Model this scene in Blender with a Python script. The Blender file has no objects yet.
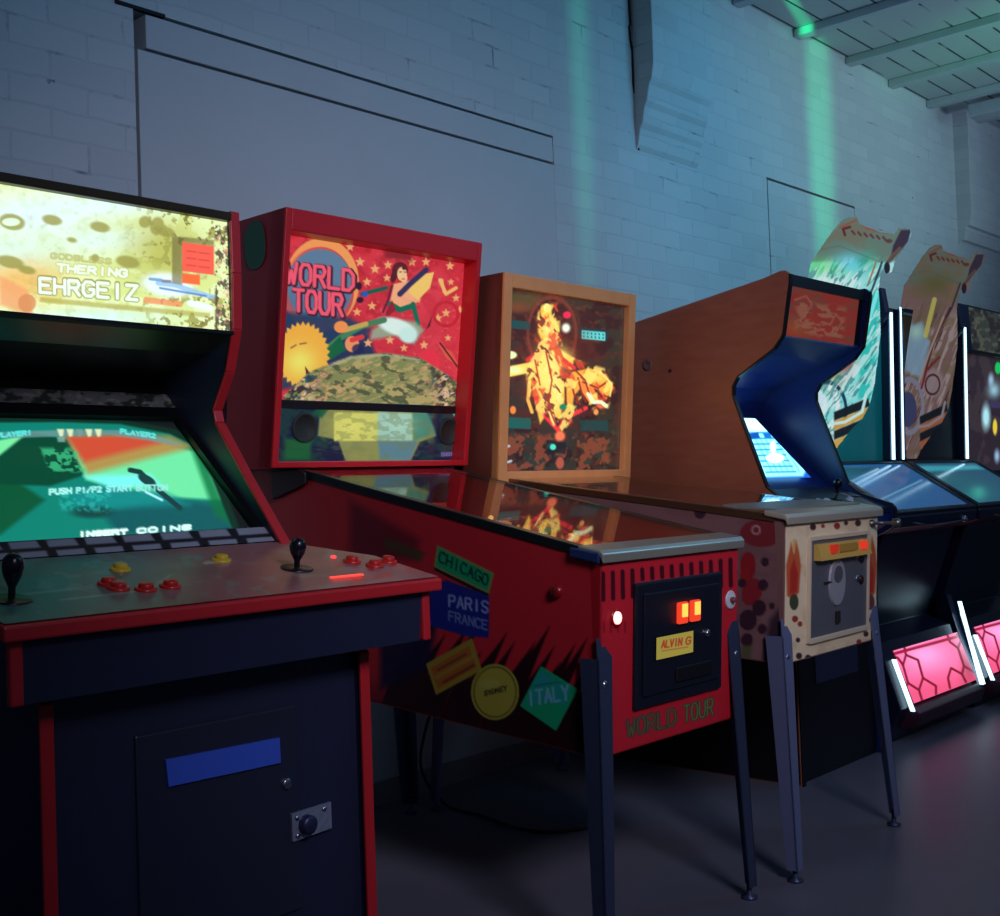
import bpy, bmesh, math, random
import numpy as np
from mathutils import Vector, Matrix
random.seed(4); RNG = np.random.RandomState(7)
sc = bpy.context.scene
col = sc.collection
R = math.radians

# ------------------------------------------------------------------ camera
FPX, YAW, PITCH, ROLL, CAMH = 1198.0, 42.013, 1.529, -2.055, 1.029
def cam_basis():
    y, p, r = R(YAW), R(PITCH), R(ROLL)
    fw = np.array([math.cos(y)*math.cos(p), math.sin(y)*math.cos(p), math.sin(p)])
    rt = np.array([math.sin(y), -math.cos(y), 0.0])
    up = np.cross(rt, fw)
    return math.cos(r)*rt+math.sin(r)*up, -math.sin(r)*rt+math.cos(r)*up, fw
RT, UP, FW = cam_basis()
cd = bpy.data.cameras.new('camera'); cam = bpy.data.objects.new('camera', cd); col.objects.link(cam)
cam.matrix_world = Matrix(((RT[0], UP[0], -FW[0], 0), (RT[1], UP[1], -FW[1], 0), (RT[2], UP[2], -FW[2], CAMH), (0, 0, 0, 1)))
cd.sensor_fit = 'HORIZONTAL'; cd.sensor_width = 36.0; cd.lens = FPX*36.0/1000.0
cd.clip_start = 0.05
sc.camera = cam
def photo_px(P):            # reference-photo coordinate of a world point, used when drawing the printed artwork
    q = np.asarray(P, float)-np.array([0, 0, CAMH])
    z = q@FW
    return 500+FPX*(q@RT)/z, 458-FPX*(q@UP)/z

# ------------------------------------------------------------------ world, lamps, exposure
w = bpy.data.worlds.new('world'); sc.world = w; w.use_nodes = True
bg = w.node_tree.nodes['Background']; bg.inputs[0].default_value = (0.30, 0.42, 0.72, 1); bg.inputs[1].default_value = 0.072
sc.view_settings.view_transform = 'Standard'; sc.view_settings.look = 'None'
sc.view_settings.exposure = 0.0; sc.view_settings.gamma = 1.0; sc.view_settings.use_curve_mapping = False

def aim(o, tgt):
    d = Vector(tgt)-o.location
    o.rotation_euler = d.to_track_quat('-Z', 'Y').to_euler()
def area(name, loc, tgt, size, power, c, spread=180):
    l = bpy.data.lights.new(name, 'AREA'); l.size = size; l.energy = power; l.color = c; l.spread = R(spread)
    o = bpy.data.objects.new(name, l); col.objects.link(o); o.location = loc; aim(o, tgt); return o
def spot(name, loc, tgt, power, c, ang, blend=0.6, rad=0.05, scale=None):
    l = bpy.data.lights.new(name, 'SPOT'); l.energy = power; l.color = c; l.spot_size = R(ang); l.spot_blend = blend; l.shadow_soft_size = rad
    o = bpy.data.objects.new(name, l); col.objects.link(o); o.location = loc; aim(o, tgt)
    if scale: o.scale = scale
    return o
area('room_light', (5.2, 0.2, 3.2), (3.4, 3.0, 2.5), 1.2, 13, (0.16, 0.56, 1.0), 110)
area('left_wall_fill', (2.6, 0.4, 3.3), (1.6, 3.0, 2.3), 1.0, 3.2, (0.10, 0.50, 1.0), 100)  # unseen fill added to brighten the wall on the left
area('front_fill', (0.8, -1.2, 2.6), (2.6, 2.0, 1.0), 0.8, 10.5, (0.72, 0.66, 0.84), 58)  # unseen fill added to brighten the fronts of the machines
area('far_wall_fill', (7.6, 0.6, 3.2), (6.6, 3.0, 2.9), 0.8, 5, (0.36, 0.70, 0.95), 110)  # unseen fill added to brighten the far end of the wall
spot('blue_stage_light', (4.6, 0.2, 2.8), (5.0, 3.0, 2.35), 70, (0.12, 0.58, 1.0), 52, 1.0, 0.15)
spot('teal_stage_light', (6.0, 0.0, 2.6), (6.6, 3.0, 2.75), 38, (0.42, 1.0, 0.85), 66, 1.0, 0.15)
spot('ceiling_fill', (6.4, -0.6, 1.6), (6.9, 2.0, 3.4), 125, (0.46, 0.66, 1.0), 80, 1.0, 0.2)  # unseen spot added only to lift the ceiling
spot('violet_floor_fill', (6.2, 0.6, 3.2), (4.7, 1.35, 0.0), 24, (0.55, 0.48, 1.0), 38, 1.0, 0.10)  # unseen violet spot added to brighten and tint the floor on the right
spot('green_beam_light', (3.0, 2.13, 2.56), (6.07, 3.015, 3.0), 560, (0.02, 1.0, 0.36), 62, 1.0, 0.01, (0.03, 1, 1))
spot('green_beam_light_dim', (3.7, -0.4, 2.3), (3.93, 3.0, 2.85), 85, (0.04, 1.0, 0.50), 48, 1.0, 0.06, (0.05, 1, 1))
spot('green_ceiling_light', (5.9, 0.4, 2.0), (6.7, 2.0, 3.4), 55, (0.10, 1.0, 0.42), 34, 0.9, 0.05)

# ------------------------------------------------------------------ materials
def srgb(c):
    c = np.asarray(c, float); c = c/255.0 if (c.size and c.max() > 1.001) else c
    return np.where(c <= 0.04045, c/12.92, ((c+0.055)/1.055)**2.4)
MATS = {}
def mat(name, c=(128, 128, 128), rough=0.5, metal=0.0, emit=None, es=1.0, spec=0.5, noise=0.0, nscale=30, bump=0.0):
    if name in MATS: return MATS[name]
    m = bpy.data.materials.new(name); m.use_nodes = True; nt = m.node_tree; b = nt.nodes['Principled BSDF']
    lc = srgb(c)
    b.inputs['Base Color'].default_value = (*lc, 1); b.inputs['Roughness'].default_value = rough
    b.inputs['Metallic'].default_value = metal; b.inputs['Specular IOR Level'].default_value = spec
    if emit is not None:
        b.inputs['Emission Color'].default_value = (*srgb(emit), 1); b.inputs['Emission Strength'].default_value = es
    if noise > 0 or bump > 0:
        tc = nt.nodes.new('ShaderNodeTexCoord'); n = nt.nodes.new('ShaderNodeTexNoise'); n.inputs['Scale'].default_value = nscale
        n.inputs['Detail'].default_value = 5
        nt.links.new(tc.outputs['Object'], n.inputs['Vector'])
        if noise > 0:
            mx = nt.nodes.new('ShaderNodeMix'); mx.data_type = 'RGBA'
            mx.inputs[6].default_value = (*(lc*(1-noise)), 1); mx.inputs[7].default_value = (*np.minimum(lc*(1+noise), 1), 1)
            nt.links.new(n.outputs['Fac'], mx.inputs[0]); nt.links.new(mx.outputs[2], b.inputs['Base Color'])
        if bump > 0:
            bp = nt.nodes.new('ShaderNodeBump'); bp.inputs['Strength'].default_value = bump; bp.inputs['Distance'].default_value = 0.005
            nt.links.new(n.outputs['Fac'], bp.inputs['Height']); nt.links.new(bp.outputs['Normal'], b.inputs['Normal'])
    MATS[name] = m; return m
def art_mat(name, emit=0.0, rough=0.4, spec=0.5, gain=1.0):
    """print whose colours come from the artwork's colour attribute; emit > 0 = the colours glow"""
    if name in MATS: return MATS[name]
    m = bpy.data.materials.new(name); m.use_nodes = True; nt = m.node_tree; b = nt.nodes['Principled BSDF']
    a = nt.nodes.new('ShaderNodeAttribute'); a.attribute_name = 'Col'
    b.inputs['Roughness'].default_value = rough; b.inputs['Specular IOR Level'].default_value = spec
    if emit > 0:
        b.inputs['Base Color'].default_value = (0.02, 0.02, 0.02, 1)
        nt.links.new(a.outputs['Color'], b.inputs['Emission Color']); b.inputs['Emission Strength'].default_value = emit
    else:
        v = nt.nodes.new('ShaderNodeVectorMath'); v.operation = 'SCALE'; v.inputs['Scale'].default_value = gain
        nt.links.new(a.outputs['Color'], v.inputs[0]); nt.links.new(v.outputs[0], b.inputs['Base Color'])
    MATS[name] = m; return m
def glass_mat(name, tint=(1, 1, 1), rough=0.02, ior=1.5):
    if name in MATS: return MATS[name]
    m = bpy.data.materials.new(name); m.use_nodes = True; nt = m.node_tree; nt.nodes.clear()
    o = nt.nodes.new('ShaderNodeOutputMaterial'); t = nt.nodes.new('ShaderNodeBsdfTransparent'); t.inputs[0].default_value = (*tint, 1)
    g = nt.nodes.new('ShaderNodeBsdfGlossy'); g.inputs['Roughness'].default_value = rough
    f = nt.nodes.new('ShaderNodeFresnel'); ge = nt.nodes.new('ShaderNodeNewGeometry'); mr = nt.nodes.new('ShaderNodeMapRange'); mr.inputs['To Min'].default_value = ior; mr.inputs['To Max'].default_value = 1/ior; nt.links.new(ge.outputs['Backfacing'], mr.inputs['Value']); nt.links.new(mr.outputs[0], f.inputs['IOR']); mx = nt.nodes.new('ShaderNodeMixShader')
    nt.links.new(f.outputs[0], mx.inputs[0]); nt.links.new(t.outputs[0], mx.inputs[1]); nt.links.new(g.outputs[0], mx.inputs[2]); nt.links.new(mx.outputs[0], o.inputs[0])
    MATS[name] = m; return m

# ------------------------------------------------------------------ mesh helpers
class MB:
    def __init__(s): s.v = []; s.f = []; s.sm = []
    def add(s, vs, fs, smooth=False):
        n = len(s.v); s.v += [tuple(map(float, v)) for v in vs]; s.f += [tuple(n+i for i in f) for f in fs]; s.sm += [smooth]*len(fs); return s
    def box(s, a, b):
        (x0, y0, z0), (x1, y1, z1) = a, b
        return s.hexa([(x0, y0, z0), (x1, y0, z0), (x1, y1, z0), (x0, y1, z0), (x0, y0, z1), (x1, y0, z1), (x1, y1, z1), (x0, y1, z1)])
    def hexa(s, p): return s.add(p, [(0, 3, 2, 1), (4, 5, 6, 7), (0, 1, 5, 4), (1, 2, 6, 5), (2, 3, 7, 6), (3, 0, 4, 7)])
    def prism(s, prof, x0, x1):            # closed profile in (y, z), extruded along x
        n = len(prof); vs = [(x0, y, z) for y, z in prof]+[(x1, y, z) for y, z in prof]
        return s.add(vs, [tuple(range(n)), tuple(range(2*n-1, n-1, -1))]+[(i, i+n, (i+1) % n+n, (i+1) % n) for i in range(n)])
    def band(s, line, x0, x1, t):          # ribbon of thickness t along an open profile polyline
        n = len(line); nr = []
        for i in range(n):
            a = line[max(i-1, 0)]; b = line[min(i+1, n-1)]; d = math.hypot(b[0]-a[0], b[1]-a[1]) or 1
            nr.append((-(b[1]-a[1])/d, (b[0]-a[0])/d))
        for i in range(n-1):
            q = [line[i], line[i+1]]; o = [(q[k][0]+nr[i+k][0]*t, q[k][1]+nr[i+k][1]*t) for k in (0, 1)]
            p = [q[0], q[1], o[1], o[0]]
            s.hexa([(x0, *p[0]), (x1, *p[0]), (x1, *p[1]), (x0, *p[1]), (x0, *p[3]), (x1, *p[3]), (x1, *p[2]), (x0, *p[2])])
        return s
    def cyl(s, p0, p1, r0, r1=None, n=20, smooth=True):
        r1 = r0 if r1 is None else r1
        p0 = Vector(p0); p1 = Vector(p1); d = (p1-p0).normalized()
        a = d.orthogonal().normalized(); b = d.cross(a)
        vs = []
        for p, r in ((p0, r0), (p1, r1)):
            for i in range(n):
                t = 2*math.pi*i/n; vs.append(p+a*math.cos(t)*r+b*math.sin(t)*r)
        k = len(s.v)
        s.add(vs, [(i, (i+1) % n, (i+1) % n+n, i+n) for i in range(n)], smooth)
        s.v += []; s.f += [tuple(k+i for i in range(n-1, -1, -1)), tuple(k+n+i for i in range(n))]; s.sm += [False, False]
        return s
    def lathe(s, p0, d, prof, n=24):       # prof: (distance along d, radius)
        p0 = Vector(p0); d = Vector(d).normalized(); a = d.orthogonal().normalized(); b = d.cross(a); vs = []
        for h, r in prof:
            for i in range(n):
                t = 2*math.pi*i/n; vs.append(p0+d*h+a*math.cos(t)*r+b*math.sin(t)*r)
        fs = [(j*n+i, j*n+(i+1) % n, (j+1)*n+(i+1) % n, (j+1)*n+i) for j in range(len(prof)-1) for i in range(n)]
        return s.add(vs, fs, True)
    def tube(s, pts, r, n=10):
        for a, b in zip(pts[:-1], pts[1:]): s.cyl(a, b, r, n=n)
        return s
    def build(s, name, m, parent=None, bev=0.0, world=False):
        off = Vector((0, 0, 0))
        if parent is not None and world:
            top = parent
            while top.parent: top = top.parent
            inv = Matrix(top['_mw']).inverted() if False else root_inv(top)
            vs = [tuple(inv@Vector(v)) for v in s.v]
        else: vs = s.v
        me = bpy.data.meshes.new(name); me.from_pydata(vs, [], s.f)
        me.polygons.foreach_set('use_smooth', s.sm)
        bm = bmesh.new(); bm.from_mesh(me)
        bmesh.ops.recalc_face_normals(bm, faces=bm.faces)
        bm.to_mesh(me); bm.free()
        me.materials.append(m)
        o = bpy.data.objects.new(name, me); col.objects.link(o)
        if parent is not None: o.parent = parent
        if bev > 0:
            b = o.modifiers.new('bevel', 'BEVEL'); b.width = bev; b.segments = 2; b.limit_method = 'ANGLE'; b.angle_limit = R(40)
        return o
def root_mat(o): return Matrix.Translation(o.location)@Matrix.Rotation(o.rotation_euler.z, 4, 'Z')
def root_inv(o): return root_mat(o).inverted()
def thing(name, label, cat, loc, rz=0, group=None):
    o = bpy.data.objects.new(name, None); col.objects.link(o); o.location = loc; o.rotation_euler = (0, 0, rz)
    o.empty_display_size = 0.1; o['label'] = label; o['category'] = cat
    if group: o['group'] = group
    return o
def structure(name, mb, m, bev=0):
    o = mb.build(name, m, bev=bev); o['kind'] = 'structure'; return o

# ------------------------------------------------------------------ artwork painter
G = {'A': [[(0, 0), (.5, 1), (1, 0)], [(.2, .35), (.8, .35)]], 'B': [[(0, 0), (0, 1), (.8, 1), (.95, .8), (.75, .53), (0, .53)], [(.75, .53), (1, .28), (.8, 0), (0, 0)]],
     'C': [[(1, .85), (.75, 1), (.25, 1), (0, .75), (0, .25), (.25, 0), (.75, 0), (1, .15)]], 'D': [[(0, 0), (0, 1), (.6, 1), (1, .75), (1, .25), (.6, 0), (0, 0)]],
     'E': [[(1, 1), (0, 1), (0, 0), (1, 0)], [(0, .52), (.8, .52)]], 'F': [[(1, 1), (0, 1), (0, 0)], [(0, .52), (.8, .52)]],
     'G': [[(1, .85), (.75, 1), (.25, 1), (0, .75), (0, .25), (.25, 0), (.75, 0), (1, .2), (1, .48), (.6, .48)]], 'H': [[(0, 0), (0, 1)], [(1, 0), (1, 1)], [(0, .5), (1, .5)]],
     'I': [[(.5, 0), (.5, 1)]], 'K': [[(0, 0), (0, 1)], [(1, 1), (0, .45)], [(.3, .6), (1, 0)]], 'L': [[(0, 1), (0, 0), (1, 0)]], 'M': [[(0, 0), (0, 1), (.5, .4), (1, 1), (1, 0)]],
     'N': [[(0, 0), (0, 1), (1, 0), (1, 1)]], 'O': [[(.25, 0), (0, .25), (0, .75), (.25, 1), (.75, 1), (1, .75), (1, .25), (.75, 0), (.25, 0)]], 'P': [[(0, 0), (0, 1), (.8, 1), (1, .77), (.8, .5), (0, .5)]],
     'R': [[(0, 0), (0, 1), (.8, 1), (1, .77), (.8, .5), (0, .5)], [(.5, .5), (1, 0)]], 'S': [[(1, .85), (.75, 1), (.25, 1), (0, .78), (.2, .55), (.8, .45), (1, .22), (.75, 0), (.25, 0), (0, .15)]],
     'T': [[(0, 1), (1, 1)], [(.5, 1), (.5, 0)]], 'U': [[(0, 1), (0, .25), (.25, 0), (.75, 0), (1, .25), (1, 1)]], 'V': [[(0, 1), (.5, 0), (1, 1)]], 'W': [[(0, 1), (.25, 0), (.5, .6), (.75, 0), (1, 1)]],
     'Y': [[(0, 1), (.5, .5), (1, 1)], [(.5, .5), (.5, 0)]], 'Z': [[(0, 1), (1, 1), (0, 0), (1, 0)]], '0': [[(0, 0), (0, 1), (1, 1), (1, 0), (0, 0)]], '1': [[(.3, .8), (.5, 1), (.5, 0)]],
     '2': [[(0, .9), (.5, 1), (1, .75), (0, 0), (1, 0)]], '3': [[(0, 1), (1, 1), (.5, .55), (1, .3), (.6, 0), (0, .05)]], '8': [[(0, 0), (0, 1), (1, 1), (1, 0), (0, 0)], [(0, .5), (1, .5)]], '/': [[(0, 0), (1, 1)]], 'J': [[(1, 1), (1, .2), (.6, 0), (0, .2)]]}
def vnoise(x, y, seed=0):
    r = np.random.RandomState(seed).rand(64, 64)
    xi = np.floor(x).astype(int); yi = np.floor(y).astype(int); fx = x-xi; fy = y-yi
    fx = fx*fx*(3-2*fx); fy = fy*fy*(3-2*fy)
    g = lambda a, b: r[a % 64, b % 64]
    return (g(xi, yi)*(1-fx)*(1-fy)+g(xi+1, yi)*fx*(1-fy)+g(xi, yi+1)*(1-fx)*fy+g(xi+1, yi+1)*fx*fy)
def fbm(x, y, seed=0): return 0.55*vnoise(x, y, seed)+0.3*vnoise(2.1*x, 2.1*y, seed+1)+0.15*vnoise(4.3*x, 4.3*y, seed+2)
class Art:
    """grid of world points with a colour each; shapes are drawn in the coordinates of the reference photograph"""
    def __init__(s, pts, base):
        s.P = np.asarray(pts, float); s.x, s.y = photo_px(s.P); s.c = np.ones(s.P.shape)*np.asarray(base, float); s.soft = 0.9
    def put(s, m, c, a=1.0):
        m = np.clip(m*a, 0, 1)[..., None]; s.c = s.c*(1-m)+np.asarray(c, float)*m; return s
    def addc(s, m, c): s.c = s.c+m[..., None]*np.asarray(c, float); return s
    def ell(s, cx, cy, rx, ry=None, c=None, a=1.0, rot=0, soft=None):
        ry = ry or rx; dx = s.x-cx; dy = s.y-cy; t = R(rot); u = dx*math.cos(t)+dy*math.sin(t); v = -dx*math.sin(t)+dy*math.cos(t)
        d = (np.sqrt((u/rx)**2+(v/ry)**2)-1)*min(rx, ry); return s.put(np.clip(0.5-d/(soft or s.soft), 0, 1), c, a)
    def ring(s, cx, cy, rx, ry, wd, c, a=1.0):
        d = np.abs((np.sqrt(((s.x-cx)/rx)**2+((s.y-cy)/ry)**2)-1)*min(rx, ry))-wd/2; return s.put(np.clip(0.5-d/s.soft, 0, 1), c, a)
    def glow(s, cx, cy, rx, ry, c, a=1.0): return s.put(np.exp(-((s.x-cx)/rx)**2-((s.y-cy)/ry)**2), c, a)
    def segd(s, a, b):
        ax, ay = a; bx, by = b; L = (bx-ax)**2+(by-ay)**2+1e-9
        t = np.clip(((s.x-ax)*(bx-ax)+(s.y-ay)*(by-ay))/L, 0, 1); return np.hypot(s.x-ax-t*(bx-ax), s.y-ay-t*(by-ay))
    def line(s, pts, wd, c, a=1.0):
        d = np.min([s.segd(p, q) for p, q in zip(pts[:-1], pts[1:])], axis=0); return s.put(np.clip(0.5-(d-wd/2)/s.soft, 0, 1), c, a)
    def polym(s, pts, soft=None):
        n = len(pts); ins = np.zeros(s.x.shape, bool)
        for i in range(n):
            (ax, ay), (bx, by) = pts[i], pts[(i+1) % n]
            if ay == by: continue
            ins ^= ((ay > s.y) != (by > s.y)) & (s.x < (bx-ax)*(s.y-ay)/(by-ay)+ax)
        d = np.min([s.segd(pts[i], pts[(i+1) % n]) for i in range(n)], axis=0); d = np.where(ins, -d, d)
        return np.clip(0.5-d/(soft or s.soft), 0, 1)
    def poly(s, pts, c, a=1.0, soft=None): return s.put(s.polym(pts, soft), c, a)
    def star(s, cx, cy, r, c):
        pts = [(cx+(r if i % 2 == 0 else r*.45)*math.sin(i*math.pi/5), cy-(r if i % 2 == 0 else r*.45)*math.cos(i*math.pi/5)) for i in range(10)]; return s.poly(pts, c)
    def text(s, t, p0, p1, hv, wd, c, a=1.0, gap=0.28):
        n = len(t); d = None
        ux, uy = (p1[0]-p0[0])/n, (p1[1]-p0[1])/n
        for i, ch in enumerate(t):
            for st in G.get(ch, []):
                q = [(p0[0]+ux*(i+gap/2+(1-gap)*gx)+hv[0]*gy, p0[1]+uy*(i+gap/2+(1-gap)*gx)+hv[1]*gy) for gx, gy in st]
                for k in range(len(q)-1):
                    e = s.segd(q[k], q[k+1]); d = e if d is None else np.minimum(d, e)
        return s.put(np.clip(0.5-(d-wd/2)/s.soft, 0, 1), c, a)
    def blotch(s, sx, sy, th, c, seed, a=1.0, mask=None, soft=0.05, rot=0):
        t = R(rot); u = s.x*math.cos(t)+s.y*math.sin(t); v = -s.x*math.sin(t)+s.y*math.cos(t)
        m = np.clip((fbm(u/sx+seed*3.1, v/sy+seed*1.7, seed)-th)/soft, 0, 1)
        return s.put(m*(1 if mask is None else mask), c, a)
def patch(TL, TR, BR, BL, nu, nv, root=None, bulge=0.0, bdir=None):
    """bilinear grid between four corners (local to root, or world when root is None); returns world points"""
    TL, TR, BR, BL = [np.array(p, float) for p in (TL, TR, BR, BL)]
    u = np.linspace(0, 1, nu+1)[None, :, None]; v = np.linspace(0, 1, nv+1)[:, None, None]
    P = (1-v)*((1-u)*TL+u*TR)+v*((1-u)*BL+u*BR)
    if bulge:
        P = P+np.asarray(bdir)*bulge*(4*u*(1-u)*4*v*(1-v))
    if root is not None:
        M = np.array(root_mat(root)); P = P@M[:3, :3].T+M[:3, 3]
    return P
def sheet(name, art, m, parent, thick=0.0, keep=None, smooth=False):
    """the artwork as a mesh; keep = boolean mask of grid points that stay (for cut outlines)"""
    P = art.P; nv, nu = P.shape[:2]; top = parent
    while top.parent: top = top.parent
    M = np.array(root_inv(top)); V = P.reshape(-1, 3)@M[:3, :3].T+M[:3, 3]
    i = np.arange(nv*nu).reshape(nv, nu); q = np.stack([i[:-1, :-1], i[1:, :-1], i[1:, 1:], i[:-1, 1:]], -1).reshape(-1, 4)
    C = srgb(np.clip(art.c/255.0, 0, 1).reshape(-1, 3)); C = np.where(np.isfinite(C), C, 0)
    if keep is not None:
        k = keep.reshape(-1); q = q[k[q].all(1)]; used = np.unique(q); mp = -np.ones(len(V), int); mp[used] = np.arange(len(used)); q = mp[q]; V = V[used]; C = C[used]
    me = bpy.data.meshes.new(name); me.from_pydata(V.tolist(), [], q.tolist())
    at = me.color_attributes.new('Col', 'FLOAT_COLOR', 'POINT'); at.data.foreach_set('color', np.hstack([C, np.ones((len(C), 1))]).astype(np.float32).ravel())
    if smooth: me.polygons.foreach_set('use_smooth', [True]*len(me.polygons))
    me.materials.append(m); o = bpy.data.objects.new(name, me); col.objects.link(o); o.parent = parent
    if thick:
        sm = o.modifiers.new('thickness', 'SOLIDIFY'); sm.thickness = thick; sm.offset = -1
    return o
def srgb_arr(): pass

# ------------------------------------------------------------------ the room
WY = 3.015
def wall_material():
    m = bpy.data.materials.new('painted_brick'); m.use_nodes = True; nt = m.node_tree; N = nt.nodes.new; L = nt.links.new; b = nt.nodes['Principled BSDF']
    g = N('ShaderNodeNewGeometry'); sp = N('ShaderNodeSeparateXYZ'); L(g.outputs['Position'], sp.inputs[0]); cb = N('ShaderNodeCombineXYZ')
    ax = N('ShaderNodeMath'); ax.operation = 'ADD'; L(sp.outputs['X'], ax.inputs[0]); L(sp.outputs['Y'], ax.inputs[1])
    L(ax.outputs[0], cb.inputs['X']); L(sp.outputs['Z'], cb.inputs['Y'])
    wn = N('ShaderNodeTexNoise'); wn.inputs['Scale'].default_value = 6; L(g.outputs['Position'], wn.inputs['Vector'])
    wv = N('ShaderNodeVectorMath'); wv.operation = 'SCALE'; wv.inputs['Scale'].default_value = 0.02; L(wn.outputs['Color'], wv.inputs[0])
    av = N('ShaderNodeVectorMath'); L(cb.outputs[0], av.inputs[0]); L(wv.outputs[0], av.inputs[1])
    br = N('ShaderNodeTexBrick'); br.inputs['Scale'].default_value = 1; br.inputs['Brick Width'].default_value = 0.225; br.inputs['Row Height'].default_value = 0.078
    br.inputs['Mortar Size'].default_value = 0.006; br.inputs['Mortar Smooth'].default_value = 0.6; br.inputs['Bias'].default_value = 0
    br.inputs['Color1'].default_value = (0.60, 0.60, 0.60, 1); br.inputs['Color2'].default_value = (0.66, 0.66, 0.65, 1); br.inputs['Mortar'].default_value = (0.60, 0.60, 0.60, 1)
    L(av.outputs[0], br.inputs['Vector'])
    # paint missing from some joints and from small chips
    n1 = N('ShaderNodeTexNoise'); n1.inputs['Scale'].default_value = 5.5; n1.inputs['Detail'].default_value = 6; n1.inputs['Roughness'].default_value = 0.7; L(g.outputs['Position'], n1.inputs['Vector'])
    r1 = N('ShaderNodeMapRange'); r1.inputs['From Min'].default_value = 0.58; r1.inputs['From Max'].default_value = 0.74; L(n1.outputs['Fac'], r1.inputs['Value'])
    mu = N('ShaderNodeMath'); mu.operation = 'MULTIPLY'; L(br.outputs['Fac'], mu.inputs[0]); L(r1.outputs[0], mu.inputs[1])
    n2 = N('ShaderNodeTexNoise'); n2.inputs['Scale'].default_value = 9; n2.inputs['Detail'].default_value = 8; n2.inputs['Roughness'].default_value = 0.6; L(g.outputs['Position'], n2.inputs['Vector'])
    r2 = N('ShaderNodeMapRange'); r2.inputs['From Min'].default_value = 0.715; r2.inputs['From Max'].default_value = 0.74; L(n2.outputs['Fac'], r2.inputs['Value'])
    mxm = N('ShaderNodeMath'); mxm.operation = 'MAXIMUM'; L(mu.outputs[0], mxm.inputs[0]); L(r2.outputs[0], mxm.inputs[1])
    mc = N('ShaderNodeMix'); mc.data_type = 'RGBA'; L(mxm.outputs[0], mc.inputs[0]); L(br.outputs['Color'], mc.inputs[6]); mc.inputs[7].default_value = (0.24, 0.24, 0.25, 1)
    L(mc.outputs[2], b.inputs['Base Color']); b.inputs['Roughness'].default_value = 0.62; b.inputs['Specular IOR Level'].default_value = 0.3
    hh = N('ShaderNodeMath'); hh.operation = 'MULTIPLY_ADD'; L(br.outputs['Fac'], hh.inputs[0]); hh.inputs[1].default_value = -1.0; L(n1.outputs['Fac'], hh.inputs[2])
    bp = N('ShaderNodeBump'); bp.inputs['Strength'].default_value = 0.22; bp.inputs['Distance'].default_value = 0.006; L(hh.outputs[0], bp.inputs['Height']); L(bp.outputs[0], b.inputs['Normal'])
    return m
brick = wall_material()
plaster = mat('painted_plaster', (203, 203, 203), 0.7, noise=0.06, nscale=4, bump=0.15)
dark_gap = mat('dark_gap', (38, 36, 40), 0.9)
m = MB()
T = 0.16
m.box((-2.5, WY, 0), (1.848, WY+T, 3.62))
m.box((1.848, WY, 2.447), (3.735, WY+T, 3.62))
m.box((3.735, WY, 0), (5.452, WY+T, 3.62))
m.box((5.452, WY, 2.575), (6.45, WY+T, 3.62))
m.box((6.45, WY, 0), (10.5, WY+T, 3.62))
structure('wall_back', m, brick)
m = MB(); m.box((1.860, WY+0.001, 0), (3.735, WY+T, 2.329)); structure('wall_infill_plaster', m, plaster)
m = MB(); m.box((1.885, WY-0.004, 2.337), (3.726, WY+T, 2.436)); structure('trim_lintel', m, plaster, bev=0.003)
m = MB(); m.box((5.466, WY+0.002, 0), (6.45, WY+T, 2.563)); structure('wall_infill_brick', m, brick)
m = MB(); m.box((-2.5, WY+T, 0), (10.5, WY+T+0.05, 3.62)); structure('wall_core', m, dark_gap)
m = MB(); m.box((1.79, WY-0.006, 2.442), (1.95, WY+0.01, 2.452)); structure('trim_crack_edge', m, dark_gap)
m = MB()
ck = [(4.296, 3.2), (4.300, 3.05), (4.291, 3.04), (4.296, 2.98), (4.310, 2.93), (4.306, 2.80), (4.322, 2.70), (4.318, 2.60), (4.326, 2.50)]
for (xa, za), (xb, zb_) in zip(ck[:-1], ck[1:]): m.hexa([(xa-.005, WY-.006, za), (xa+.005, WY-.006, za), (xa+.005, WY+.002, za), (xa-.005, WY+.002, za), (xb-.004, WY-.006, zb_), (xb+.004, WY-.006, zb_), (xb+.004, WY+.002, zb_), (xb-.004, WY+.002, zb_)])
structure('trim_pier_crack', m, dark_gap)
# corbelled brick piers that start high on the wall
def corbel(name, x0, x1, ztip, zfull, d):
    m = MB(); steps = 4
    prof = [(WY+0.01, 3.62), (WY-d, 3.62), (WY-d, zfull)]
    for i in range(steps):
        z0 = zfull-(zfull-ztip)*i/steps; z1 = zfull-(zfull-ztip)*(i+1)/steps
        dd = d*(1-(i+1)/steps); prof += [(WY-dd-d/steps*0.5, z0-(z0-z1)*0.75), (WY-dd, z1)]
    prof += [(WY+0.01, ztip-0.01)]
    m.prism(prof, x0, x1); structure(name, m, brick, bev=0.004)
corbel('wall_pier_left', 4.31, 4.80, 2.50, 2.86, 0.11)
m = MB(); m.prism([(WY+.01, 3.62), (WY-.10, 3.62), (WY-.10, 2.75), (WY-.085, 2.67), (WY-.06, 2.665), (WY-.045, 2.58), (WY-.02, 2.575), (WY+.01, 2.50)], 7.985, 8.85); structure('wall_pier_right', m, brick, bev=0.004)

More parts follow.
